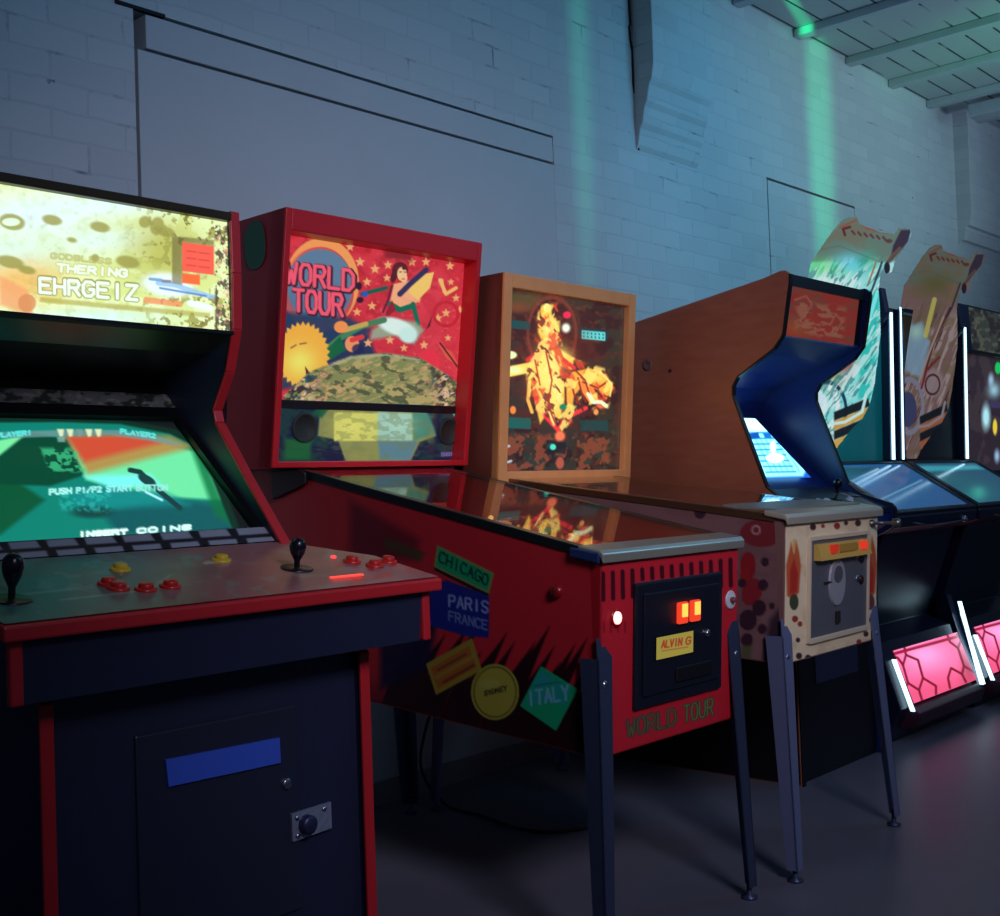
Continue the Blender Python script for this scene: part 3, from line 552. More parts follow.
    B(hb_box(xa, xb, za, zc, rc-.006, rc-.003), 'head_glass', GLASS)
    # legs
    for sx in (-1, 1):
        for rear in (0, 1):
            y0 = Lb if rear else 0.0; sy = 1 if rear else -1; zt_ = (zbot(Lb)+.17) if rear else zb+leglen
            ye = 0 if rear else -t*(zt_-zb)
            x = sx*(w2+(.012 if sx < 0 else .003)); fl = .062 if rear else .050; xo = sx*(w2+(M['flare'][0 if sx < 0 else 1] if not rear else .055)); yb_ = y0+sy*.035
            lg = MB()
            th = .004
            # outer faces of an L section, tapering downwards
            for (ax, ay) in ((1, 0), (0, 1)):
                f0, f1 = fl, fl*.62
                tx0, ty0 = x, y0+ye+sy*.004; bx, by = xo, yb_
                if ax: q = [(bx, by), (bx-sx*f1, by), (bx-sx*f1, by-sy*th), (bx, by-sy*th)]; Q = [(tx0, ty0), (tx0-sx*f0, ty0), (tx0-sx*f0, ty0-sy*th), (tx0, ty0-sy*th)]
                else: q = [(bx, by), (bx, by-sy*f1), (bx-sx*th, by-sy*f1), (bx-sx*th, by)]; Q = [(tx0, ty0), (tx0, ty0-sy*f0), (tx0-sx*th, ty0-sy*f0), (tx0-sx*th, ty0)]
                lg.hexa([(a_, b_, .03) for a_, b_ in q]+[(a_, b_, zt_) for a_, b_ in Q])
            # pointed top
            lg.hexa([(x, y0+ye+sy*.004, zt_), (x-sx*fl, y0+ye+sy*.004, zt_), (x-sx*fl, y0+ye+sy*0, zt_), (x, y0+ye, zt_), (x, y0+ye+sy*.001, zt_+.045), (x-sx*.012, y0+ye+sy*.001, zt_+.045), (x-sx*.012, y0+ye, zt_+.045), (x, y0+ye, zt_+.045)])
            lo = B(lg, 'leg', M['leg'])
            B(MB().lathe((xo-sx*.014, yb_-sy*.014, 0), (0, 0, 1), [(0, .0001), (0, .020), (.006, .020), (.010, .007), (.045, .006), (.045, .0001)], 14), 'leveller', DSTEEL, lo)
            if not rear:
                for zz in (zb+leglen-.055, zb+leglen-.125):
                    B(MB().lathe((x-sx*.020, -t*(zz-zb)-.004, zz), (0, -1, 0), [(0, .0085), (.005, .0085), (.008, .005), (.008, .0001)], 8), 'bolt', CHROME, lo)
    return r, B, yf, (w2, t, zt, zb, fy, ztop, zbot)

def front_sheet(r, name, art_fn, w2, t, zt, zb, xa, xb, za, zc, d, nu, nv, mt):
    F = lambda x, z: (x, -t*(z-zb)-d, z)
    a = Art(patch(F(xa, zc), F(xb, zc), F(xb, za), F(xa, za), nu, nv, r), (120, 20, 25)); art_fn(a); return sheet(name, a, mt, r)

# ---- World Tour
def wt_backglass(r, B, hb_box, rect, yf, rc):
    xa, xb, za, zc = rect; zm = za+(zc-za)*.262
    F = lambda x, z: (x, yf(z)+rc, z)
    a = Art(patch(F(xa, zc), F(xb, zc), F(xb, zm+.012), F(xa, zm+.012), 230, 190, r), (206, 44, 58))
    a.blotch(20, 16, .5, (232, 66, 80), 51, .6, soft=.2); a.blotch(7, 6, .58, (168, 30, 44), 53, .5, soft=.1); a.blotch(4, 3, .7, (244, 120, 110), 55, .5, soft=.1); a.glow(445, 340, 60, 60, (235, 70, 90), .4)
    a.poly([(280, 312), (330, 318), (368, 335), (378, 360), (330, 380), (280, 390)], (30, 50, 90), .95, 5)
    a.ell(322, 283, 37, 45, (246, 160, 92)); a.ell(320, 289, 34, 42, (212, 44, 58)) ; a.ell(318, 290, 35, 43, (236, 96, 70), .6); a.ell(320, 285, 33, 36, (96, 128, 158)); a.ell(318, 300, 32, 20, (86, 112, 148), .6, soft=6)
    a.poly([(285, 312), (350, 318), (372, 330), (350, 350), (285, 345)], (34, 60, 96), .9, 6)
    for tx, p0, p1, hv in (('WORLD', (284, 282), (355, 291), (0.5, -20)), ('TOUR', (292, 310), (344, 316), (0, -21))):
        a.text(tx, (p0[0]+.9, p0[1]+.8), (p1[0]+.9, p1[1]+.8), hv, 6.2, (70, 24, 44)); a.text(tx, p0, p1, hv, 3.6, (248, 92, 116))
    rr = random.Random(3)
    for x, y, q in ((350, 247, 4), (360, 262, 4.5), (375, 269, 4.5), (388, 265, 4), (367, 282, 4), (387, 278, 3.5), (372, 306, 4), (357, 312, 4), (450, 266, 4), (438, 318, 4), (446, 313, 4), (456, 298, 3.5), (451, 282, 3), (424, 345, 4), (404, 348, 3.5), (368, 343, 4), (390, 340, 4), (412, 262, 4), (426, 262, 4), (460, 310, 4), (448, 338, 3), (418, 300, 3)): a.star(x, y, q+.8, (244, 176, 116))
    a.line([(362, 294), (374, 291), (386, 288)], 4, (16, 96, 76)); a.ell(365, 294, 3, 3, (40, 90, 190)); a.ell(359, 286, 3, 4, (50, 20, 50)); a.ell(360, 300, 3.5, 3, (50, 20, 50))
    a.ell(400, 270, 8, 8, (96, 28, 36)); a.ell(394, 276, 3, 7, (84, 26, 34), rot=15); a.ell(402, 274, 4.8, 7, (250, 205, 150)); a.ell(404, 278, 3.4, 4.5, (250, 200, 146)); a.line([(399.5, 272), (401.5, 271.8)], .9, (90, 40, 40)); a.line([(404, 272), (406, 272.2)], .9, (90, 40, 40)); a.line([(402, 279), (404.6, 279)], .9, (190, 50, 50)); a.poly([(394, 284), (412, 280), (420, 300), (404, 310), (390, 302)], (250, 176, 130)); a.line([(398, 296), (412, 302), (420, 296)], 3, (244, 170, 130))
    a.poly([(416, 276), (434, 272), (430, 288), (418, 300), (408, 292)], (250, 205, 110)); a.line([(400, 294), (410, 284), (426, 270)], 5.5, (54, 46, 90)); a.line([(390, 304), (400, 310), (412, 306)], 5.5, (14, 110, 84)); a.line([(413, 304), (416, 316), (418, 324)], 4.5, (14, 110, 84)); a.poly([(386, 312), (392, 300), (396, 310), (386, 318)], (150, 30, 50))
    a.line([(392, 286), (388, 300), (383, 312)], 2, (90, 30, 60)); a.ell(404, 268, 2, 2, (90, 30, 30))
    a.poly([(370, 340), (372, 330), (392, 318), (416, 322), (424, 330), (414, 344), (395, 336)], (150, 180, 150), .9, 4); a.ell(397, 327, 20, 8, (226, 248, 240), rot=18, soft=3); a.ell(408, 335, 9, 8, (206, 244, 236), rot=18, soft=3)
    a.line([(326, 350), (340, 338), (362, 326), (384, 320)], 6, (70, 130, 90)); a.poly([(324, 352), (340, 336), (346, 350), (330, 360)], (14, 100, 60)); a.line([(345, 330), (366, 324)], 5, (200, 170, 90)); a.ell(341, 327, 7, 6, (246, 150, 80)); a.ell(352, 344, 7, 8, (240, 150, 100)); a.line([(352, 340), (362, 337)], 5, (226, 60, 60)); a.ell(358, 349, 6, 5, (30, 34, 80), .8)
    a.poly([(426, 330), (432, 316), (430, 326), (420, 336)], (60, 20, 40)); a.line([(440, 280), (446, 294), (456, 288)], 3.5, (250, 190, 110)); a.line([(444, 292), (442, 280)], 2.5, (250, 190, 110))
    a.ring(446, 314, 12, 12, 3, (200, 34, 50)); a.ell(428, 362, 12, 12, (236, 50, 70)); a.poly([(438, 344), (452, 352), (460, 368), (446, 358)], (226, 90, 70)); a.line([(440, 343), (460, 370)], 1.5, (60, 30, 40))
    # golden face low on the left
    sp = []
    for i in range(60):
        th = i/60*2*math.pi; rad = 1.0+(.09 if i % 2 else -.04); sp.append((303+25*rad*math.cos(th), 355+31*rad*math.sin(th)))
    a.poly(sp, (246, 178, 66)); a.glow(300, 362, 16, 16, (244, 240, 110), .9); a.line([(291, 348), (296, 345)], 1.5, (150, 90, 60)); a.line([(300, 344), (306, 343)], 1.5, (150, 90, 60)); a.poly([(305, 366), (312, 376), (306, 374)], (90, 30, 30))
    # globe
    gp = [(284, 396), (310, 372), (350, 356), (385, 353), (420, 358), (446, 374), (468, 392), (470, 410), (284, 400)]
    m_ = a.polym(gp, 2); a.put(m_, (132, 138, 84)); a.blotch(14, 5, .5, (190, 170, 110), 61, .8, m_, rot=-20); a.blotch(10, 5, .56, (74, 82, 56), 63, .85, m_, rot=20); a.blotch(8, 3, .6, (226, 160, 120), 65, .8, m_*np.clip(abs(a.x-385)/60, 0, 1), rot=-30)
    m2 = m_*np.clip((abs(a.x-375)-50)/20, 0, 1); a.blotch(7, 3, .48, (46, 34, 50), 67, .9, m2, rot=-35); a.blotch(6, 3, .6, (238, 200, 160), 69, .9, m2, rot=-35); a.blotch(7, 5, .62, (20, 80, 100), 71, .9, m2)
    a.line([(330, 366), (350, 358), (385, 355), (420, 360)], 1.5, (170, 180, 170), .8)
    a.poly([(382, 248), (412, 252), (412, 262), (386, 258)], (130, 36, 46), .8, 5)
    sheet('backglass', a, art_mat('backglass_print', .95, .15), r)
    B(hb_box(xa, xb, zm-.012, zm+.012, rc-.004, rc+.012), 'divider_bar', mat('divider_brown', (34, 24, 26), .4), bev=.002)
    a = Art(patch(F(xa, zm-.012), F(xb, zm-.012), F(xb, za), F(xa, za), 200, 70, r), (20, 26, 60))
    a.blotch(12, 8, .5, (24, 60, 56), 73, .8); a.poly([(284, 460), (285, 438), (312, 440), (310, 460)], (20, 100, 50), .9, 5)
    a.poly([(328, 402), (425, 408), (436, 436), (420, 442), (410, 462), (346, 462), (338, 440), (318, 436), (320, 412)], (148, 150, 86), 1, 2); a.poly([(334, 412), (412, 414), (412, 441), (334, 441)], (224, 222, 112), 1, 1.5)
    a.put(a.polym([(378, 412), (412, 414), (412, 441), (378, 441)], 3), (166, 214, 196)); a.put(a.polym([(378, 441), (418, 441), (410, 460), (380, 460)], 3), (96, 136, 150)); a.poly([(412, 410), (430, 414), (436, 434), (414, 440)], (60, 140, 130), .8, 3); a.glow(352, 426, 14, 9, (240, 236, 120), .9); a.glow(398, 424, 16, 10, (190, 236, 214), .7); a.blotch(8, 4, .55, (120, 130, 80), 77, .35, a.polym([(320, 404), (434, 408), (434, 440), (412, 461), (346, 461), (318, 436)], 3))
    a.poly([(320, 404), (332, 404), (322, 418), (312, 414)], (20, 90, 60), .9, 3)
    a.line([(452, 410), (457, 418)], 3, (50, 220, 190)); a.text('8888', (441, 456), (460, 455), (0, -3), 1.1, (120, 110, 170))
    pn = sheet('display_panel', a, art_mat('display_print', .85, .2), r)
    for px, py in ((302, 428), (445, 432)):
        X_, Y_, Z_ = ray_y(px, py, r.location.y+yf(za+.05)+rc); q = root_inv(r)@Vector((X_, Y_, Z_)); rad = .042
        B(MB().lathe((q.x, yf(q.z)+rc-.0035, q.z), (0, -1, ty_(8)), [(0, rad), (.006, rad), (.008, rad-.005), (.003, rad-.007), (.0015, .0001)], 32), 'speaker', mat('speaker_grille', (46, 50, 44), .7), pn)
def ty_(d): return -math.tan(R(d))
def wt_field(r, w2, pf, fy, hy):
    F = lambda x, y: (x, y, pf(y)+.0015)
    a = Art(patch(F(-w2+.021, .95), F(w2-.021, .95), F(w2-.021, .04), F(-w2+.021, .04), 90, 140, r), (150, 60, 44))
    a.blotch(16, 6, .5, (210, 110, 60), 81, .8); a.blotch(10, 4, .6, (40, 80, 70), 83, .8); a.blotch(8, 3, .64, (230, 200, 120), 85, .8)
    sheet('playfield_art', a, art_mat('playfield_print', .22, .3), r)
WT = dict(body=mat('red_cabinet', (146, 20, 28), .38, noise=.08, nscale=50), headside=mat('red_cabinet_dark', (156, 30, 44), .42), frame=mat('red_frame', (214, 34, 42), .36), rail=mat('green_steel', (52, 66, 66), .35, .8), bar=mat('grey_steel', (170, 172, 156), .3, .6), field=mat('field_wood', (150, 70, 40), .4),
          bump0=mat('bumper_lit', (120, 60, 20), .3, emit=(250, 150, 60), es=.7), bump1=mat('bumper_red', (180, 30, 30), .3, emit=(230, 50, 40), es=.4), plast=mat('red_plastic', (200, 60, 60), .3, emit=(200, 50, 40), es=.3), ramp=mat('ramp_red', (210, 60, 50), .3),
          lamp=mat('lamp_warm', (200, 160, 90), .3, emit=(255, 190, 90), es=1.2), leg=DSTEEL, fw=.020, rc=.055, ft=.058, fb=.018, flare=(.045, .008))
r1, B1, yf1, g1 = pinball('red WORLD TOUR pinball machine with travel stickers down its side', 2.334, 1.594, -0.6, .555, .879, .443, .212, 1.23, .750, .993, 1.794, 1.109, 7.99, .225, -.002, WT, dict(pf=wt_field, bg=wt_backglass, seed=5), .215, False)
def wt_details():
    w2, t, zt, zb, fy, ztop, zbot = g1; r = r1; B = B1
    # printed left side with stickers
    def f_side(a):
        a.put(np.ones(a.x.shape), (172, 34, 44)); 
        # black flame stripes rising from the lower edge
        for k in range(26):
            x = 380+k*9.5; yb = 700+.27*(x-370)+14; ln = 92+16*math.sin(k*1.7)+(k > 10)*14
            a.poly([(x-4, yb), (x+6, yb), (x+16+ln*.18, yb-ln*.62), (x+22+ln*.28, yb-ln), (x+9+ln*.1, yb-ln*.6)], (26, 8, 16), .95, 2)
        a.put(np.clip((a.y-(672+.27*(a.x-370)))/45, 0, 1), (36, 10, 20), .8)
        a.poly([(380, 560), (440, 590), (430, 668), (380, 690)], (16, 18, 52), .9, 8); a.poly([(350, 500), (420, 540), (415, 560), (350, 560)], (60, 10, 30), .6, 10)
        a.poly([(384, 536), (425, 553), (420, 562), (384, 548)], (60, 62, 30), .8, 3)
        # GREEN
        a.poly([(437, 545), (494, 573), (489, 594), (434, 567)], (120, 130, 70)); a.poly([(438.5, 548), (491.5, 574.5), (487.5, 591), (436, 566)], (14, 150, 92)); a.poly([(434, 567), (489, 594), (487, 597), (434, 570)], (10, 22, 24), .9)
        a.text('CHICAGO', (438, 561), (488, 586), (1.2, -10), 1.7, (16, 40, 44))
        # BLUE
        a.poly([(430, 588), (446, 580), (489, 596), (489, 638), (466, 636), (430, 626)], (22, 34, 120)); a.text('PARIS', (448, 606), (489, 613), (0, -11), 2.0, (120, 140, 190)); a.text('FRANCE', (448, 620), (488, 630), (0, -9), 1.6, (96, 116, 170))
        # OCHRE
        a.poly([(426, 664), (472, 638), (482, 670), (436, 695)], (140, 124, 42)); a.poly([(431, 668), (469, 646), (476, 667), (438, 689)], (150, 86, 34)); a.line([(437, 677), (474, 656)], 4, (146, 128, 48), .8); a.line([(438, 670), (466, 654)], 2, (96, 60, 30)); a.line([(444, 682), (474, 665)], 3, (110, 56, 30))
        # ROUND
        a.ell(495, 692, 24, 28, (150, 150, 56)); a.ring(495, 692, 21, 25, 1.5, (96, 90, 36)); a.text('SYDNEY', (484, 696), (507, 690), (0, -4.5), 1.2, (40, 36, 22)); a.ell(490, 684, 10, 5, (162, 166, 80), .6, soft=4)
        # DIAMOND
        a.poly([(541, 666), (578, 689), (556, 731), (520, 706)], (14, 158, 104)); m_ = a.polym([(541, 670), (570, 690), (566, 706), (524, 704), (532, 684)], 4); a.blotch(8, 3, .46, (40, 140, 160), 91, .7, m_, rot=20)
        a.text('ITALY', (527, 706), (570, 699), (-1, -14), 2.4, (96, 170, 190)); a.line([(534, 686), (560, 682)], 1.5, (30, 110, 120))
    S = lambda y, z: (-w2-.0008, y, z)
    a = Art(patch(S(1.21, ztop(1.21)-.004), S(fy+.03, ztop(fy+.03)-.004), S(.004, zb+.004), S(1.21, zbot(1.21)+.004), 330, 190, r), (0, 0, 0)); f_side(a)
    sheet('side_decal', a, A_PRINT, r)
    def f_front(a):
        a.put(np.ones(a.x.shape), (186, 32, 46))
        for k in range(14):
            x = 603+k*9.8; y0 = 574-.11*(x-600); h_ = 26 if x < 640 or x > 705 else 10
            a.line([(x, y0), (x+.4, y0+h_)], 4.2, (58, 8, 22), .95)
        for k in range(4): a.line([(604+k*7, 622), (604+k*7, 632)], 2, (110, 14, 24), .6)
        a.text('WORLD', (626, 737), (677, 724), (0, -16), 3.4, (40, 66, 56)); a.text('TOUR', (683, 722.5), (714, 714), (0, -16), 3.2, (40, 66, 56)); a.text('WORLD', (626, 737), (677, 724), (0, -16), 1.2, (120, 100, 60)); a.text('TOUR', (683, 722.5), (714, 714), (0, -16), 1.2, (130, 130, 60))
    front_sheet(r, 'front_decal', f_front, w2, t, zt, zb, -w2+.003, w2-.003, zb+.003, zt-.004, .0008, 220, 170, A_PRINT)
    def hz(s): return s
    F = lambda x, z, d: (x, -t*(z-zb)-d, z)
    def fbox(xa, xb, za, zc, d0, d1): return MB().hexa([F(xa, za, d1), F(xb, za, d1), F(xb, za, d0), F(xa, za, d0), F(xa, zc, d1), F(xb, zc, d1), F(xb, zc, d0), F(xa, zc, d0)])
    cdm = mat('coin_door_navy', (17, 21, 34), .38)
    door = B(fbox(-.163, .192, .528, .812, 0, .012), 'coin_door', cdm, bev=.010)
    B(fbox(-.140, .170, .556, .786, .012, .018), 'door_panel', cdm, door, bev=.006)
    for xa in (-.018, .034): sl = B(fbox(xa, xa+.036, .706, .756, .018, .030), 'coin_slot', mat('slot_glow', (60, 8, 5), .3, emit=(255, 70, 40), es=.9), door, bev=.004); B(fbox(xa+.008, xa+.026, .722, .752, .030, .034), 'slot_lamp', mat('slot_lamp', (90, 40, 10), .3, emit=(255, 190, 80), es=1.5), sl)
    cardp = patch(F(-.098, .684, .021), F(.050, .684, .021), F(.050, .634, .021), F(-.098, .634, .021), 80, 34, r); a = Art(cardp, (196, 180, 76)); a.soft = .7
    a.text('ALVIN', (661, 648), (682, 645), (.8, -7), 1.5, (190, 66, 40)); a.text('G', (685, 644.6), (691, 643.6), (.8, -7), 1.5, (190, 66, 40)); a.line([(662, 651), (688, 647)], 1, (190, 66, 40), .7); sheet('instruction_card', a, art_mat('card_print', .55, .4), door)
    B(fbox(-.100, .052, .632, .686, .018, .0205), 'card_holder', BLKPL, door)
    B(MB().lathe(F(.110, .672, .018), (0, -1, 0), [(0, .009), (.006, .009), (.009, .005), (.009, .0001)], 16), 'lock', CHROME, door)
    B(fbox(-.02, .13, .572, .606, .018, .024), 'coin_return', mat('return_black', (8, 9, 14), .5), door, bev=.003)
    B(MB().lathe(F(-.222, .741, 0), (0, -1, 0), [(0, .014), (.006, .014), (.009, .010), (.010, .0001)]), 'start_button', mat('start_glow', (255, 200, 190), .3, emit=(255, 150, 140), es=3.0))
    B(MB().lathe(F(-.222, .741, -.0005), (0, -1, 0), [(0, .021), (.004, .020), (.005, .015)]), 'button_collar', mat('collar_red', (150, 12, 14), .3))
    a = None
    B(MB().lathe(F(.243, .738, 0), (0, -1, 0), [(0, .023), (.003, .023), (.004, .020), (.004, .0001)], 28), 'round_badge', mat('badge_white', (190, 196, 200), .4, noise=.3, nscale=120))
    B(MB().lathe(F(.243, .738, .004), (0, -1, 0), [(0, .007), (.010, .007), (.012, .005), (.012, .0001)]), 'plunger_tip', mat('plunger_red', (120, 60, 60), .4))
    # green oval sticker on the left of the head
    h2 = .3785; pts = []
    n = 28; hs = MB(); vs = []
    cy = yf1(1.715)+.128
    for k in range(n):
        th = 2*math.pi*k/n; vs.append((-h2-.001, cy+.046*math.copysign(abs(math.cos(th))**.8, math.cos(th)), 1.715+.066*math.copysign(abs(math.sin(th))**.8, math.sin(th))))
    hs.add([(x-.0012, y, z) for x, y, z in vs]+vs, [tuple(range(n)), tuple(range(2*n-1, n-1, -1))]+[(i, (i+1) % n, (i+1) % n+n, i+n) for i in range(n)])
    B(hs, 'oval_sticker', mat('sticker_green', (14, 96, 66), .4))
    B(MB().lathe((-w2-.0005, .10, .80), (-1, 0, 0), [(0, .016), (.006, .016), (.012, .011), (.012, .0001)]), 'flipper_button', mat('flipper_button', (120, 14, 18), .3))
    for sx in (-1, 1): B(MB().prism([(fy-.004, zt-.016), (fy-.004, zt+.008), (fy+.075, zt+.020), (fy+.075, zt-.002)], *sorted((sx*(w2+.008), sx*(w2+.014)))), 'bar_end', mat('blue_reflection_steel', (60, 84, 150), .3, .7), bev=.003)  # blue reflection is put into the colour of the steel bar ends
wt_details()

# ---- wooden-headed table
def g_backglass(r, B, hb_box, rect, yf, rc):
    xa, xb, za, zc = rect; F = lambda x, z: (x, yf(z)+rc, z)
    a = Art(patch(F(xa, zc), F(xb, zc), F(xb, za), F(xa, za), 180, 230, r), (38, 24, 26)); a.soft = 1.2
    a.blotch(14, 10, .48, (40, 46, 38), 101, .9); a.blotch(9, 7, .58, (66, 36, 30), 103, .8); a.blotch(6, 5, .64, (84, 56, 34), 105, .7)
    a.poly([(503, 290), (545, 296), (530, 312), (503, 310)], (84, 76, 40), .8, 6); a.glow(518, 308, 12, 6, (120, 66, 40), .8)
    a.ring(552, 333, 24, 36, 3, (130, 60, 46), .7)
    for q, c in (([(506, 319), (530, 322), (530, 330), (506, 328)], (12, 76, 80)), ([(580, 327), (608, 330), (608, 340), (580, 337)], (14, 50, 62)), ([(501, 417), (531, 418), (531, 429), (501, 428)], (16, 92, 88)), ([(580, 420), (608, 420), (608, 431), (580, 431)], (14, 62, 64))): a.poly(q, c)
    a.text('888888', (582, 338), (605, 340), (0, -7), 1.6, (90, 240, 240)); a.line([(502, 326), (506, 348)], 1.6, (190, 240, 220))
    a.blotch(7, 10, .5, (130, 66, 44), 107, .85, a.polym([(500, 434), (610, 434), (610, 470), (500, 472)], 4), rot=30); a.blotch(5, 8, .6, (30, 50, 44), 109, .85, a.polym([(500, 434), (610, 434), (610, 470), (500, 472)], 4), rot=-30)
    # glowing figure
    a.glow(552, 365, 40, 58, (140, 44, 30), .6)
    Y1, Y2, Y3, RD = (240, 232, 120), (250, 190, 70), (255, 244, 150), (230, 50, 50)
    a.ell(546, 312, 5.5, 8, Y2, rot=-8); a.ell(547, 308, 3.5, 4.5, Y3); a.poly([(538, 318), (556, 318), (560, 336), (553, 348), (544, 346), (538, 332)], Y2, 1, 2); a.glow(549, 328, 7, 9, Y3, .9); a.ell(552, 342, 6, 6, Y3, soft=3)
    a.poly([(534, 356), (558, 348), (574, 358), (572, 370), (560, 366), (566, 390), (560, 420), (548, 412), (540, 424), (533, 392), (530, 372)], Y2, 1, 2)
    a.glow(548, 372, 13, 20, Y3, .9); a.glow(560, 356, 11, 8, Y1, .9); a.glow(557, 395, 9, 16, Y3, .8)
    a.poly([(502, 368), (531, 362), (533, 372), (504, 378)], (248, 214, 90)); a.glow(514, 370, 9, 4, (224, 250, 190), .9); a.ell(510, 355, 7, 4, (230, 240, 180)); a.line([(528, 360), (540, 352)], 5, (210, 50, 56))
    a.poly([(572, 372), (590, 368), (606, 374), (614, 388), (606, 400), (598, 390), (584, 384), (574, 396), (572, 410), (562, 396)], (250, 170, 66), 1, 2); a.poly([(576, 380), (592, 384), (600, 402), (590, 404), (582, 392)], (250, 140, 60)); a.glow(597, 378, 9, 5, (250, 214, 100), .9)
    a.line([(589, 394), (594, 402), (601, 402), (606, 406)], 4, (226, 250, 200)); a.ell(601, 405, 4, 3, (230, 250, 190)); a.line([(583, 382), (598, 388), (610, 380)], 1.8, (140, 30, 30)); a.line([(571, 380), (574, 394), (580, 404)], 1.8, (150, 40, 30)); a.line([(578, 378), (582, 394), (586, 402)], 1.6, (150, 40, 30))
    a.line([(536, 398), (545, 416), (558, 430), (566, 418), (586, 408)], 4, (236, 54, 60)); a.line([(548, 404), (554, 424)], 4, (250, 220, 130)); a.line([(530, 378), (528, 400), (532, 412)], 3.5, (246, 180, 80)); a.line([(543, 396), (548, 410)], 2.5, (120, 30, 30)); a.line([(565, 376), (566, 408)], 2, (100, 50, 30)); a.ell(563, 407, 3.5, 3, (20, 130, 90)); a.line([(541, 352), (536, 362)], 4, (236, 60, 70)); a.line([(564, 360), (574, 368)], 4, (230, 60, 60)); a.poly([(548, 364), (556, 374), (550, 378)], (220, 110, 50))
    fg = np.clip(a.polym([(538, 305), (558, 303), (562, 345), (576, 360), (604, 368), (616, 386), (608, 408), (585, 410), (562, 432), (545, 418), (530, 404), (526, 372), (534, 352)], 3), 0, 1)
    a.blotch(16, 6, .56, (224, 70, 46), 151, .8, fg, soft=.1, rot=62); a.blotch(14, 6, .54, (255, 226, 112), 153, .85, fg, soft=.1, rot=-60); a.blotch(10, 5, .66, (110, 30, 36), 155, .8, fg, soft=.08, rot=50)
    a.line([(546, 352), (552, 380), (548, 405), (556, 425)], 1.5, (170, 50, 40)); a.line([(535, 360), (540, 385)], 1.5, (190, 60, 40)); a.line([(575, 370), (585, 380), (590, 396)], 1.6, (150, 40, 40)); a.line([(600, 372), (612, 384), (610, 396)], 1.6, (250, 230, 120)); a.line([(588, 394), (593, 402), (601, 402), (606, 406)], 3.4, (230, 252, 200))
    a.ell(567, 315, 4, 3.5, (240, 40, 80)); a.ell(566, 328, 4, 4.5, (236, 250, 230), soft=3); a.ell(560, 436, 5, 5, (250, 120, 80), soft=3); a.ell(551, 446, 3.5, 3.5, (60, 210, 180)); a.poly([(548, 440), (566, 443), (566, 454), (546, 452)], (20, 26, 34), .8, 2); a.ell(553, 447, 3, 3, (80, 220, 190)); a.ell(560, 463, 4, 6, (170, 80, 60)); a.ell(513, 410, 3, 4, (240, 130, 60)); a.ell(596, 412, 2.5, 3, (240, 150, 80))
    for x, y in ((506, 447), (508, 462)): a.line([(x-3, y+1), (x+3, y-1)], 2.5, (170, 190, 200))
    sheet('backglass', a, art_mat('robot_glass_print', 1.3, .15), r)
def g_field(r, w2, pf, fy, hy):
    F = lambda x, y: (x, y, pf(y)+.0015)
    a = Art(patch(F(-w2+.021, .95), F(w2-.021, .95), F(w2-.021, .04), F(-w2+.021, .04), 90, 140, r), (150, 84, 40))
    a.blotch(12, 4, .5, (226, 150, 70), 121, .8); a.blotch(6, 3, .6, (250, 200, 110), 123, .8); a.blotch(8, 3, .62, (60, 60, 50), 125, .8)
    sheet('playfield_art', a, art_mat('playfield_print_orange', .5, .3), r)
GM = dict(body=mat('shaded_beige_cabinet', (122, 88, 84), .45, noise=.08, nscale=40), headside=mat('brown_board', (110, 56, 44), .45), frame=mat('pale_wood_frame', (244, 164, 98), .42, noise=.14, nscale=14), rail=mat('bronze_steel', (150, 112, 84), .3, .85), bar=mat('warm_steel', (190, 184, 164), .34, .4), field=WT['field'],  # body is beige with the side's shade put into its colour
          bump0=mat('bumper_orange', (160, 90, 20), .3, emit=(255, 190, 90), es=1.1), bump1=mat('bumper_red', ()), plast=mat('amber_plastic', (220, 120, 50), .3, emit=(250, 140, 50), es=.6), ramp=mat('ramp_red', ()), lamp=mat('lamp_warm', ()), leg=STEELP, fw=.040, rc=.022, ft=.044, fb=.038, flare=(.035, .035))
r2, B2, yf2, g2 = pinball('beige spotted pinball machine with a pale wooden-framed backbox and a glowing figure', 3.090, 1.566, 0.9, .573, .927, .548, .135, 1.22, .706, .916, 1.697, 1.048, 4.96, .19, .016, GM, dict(pf=g_field, bg=g_backglass, seed=9), .075, True)
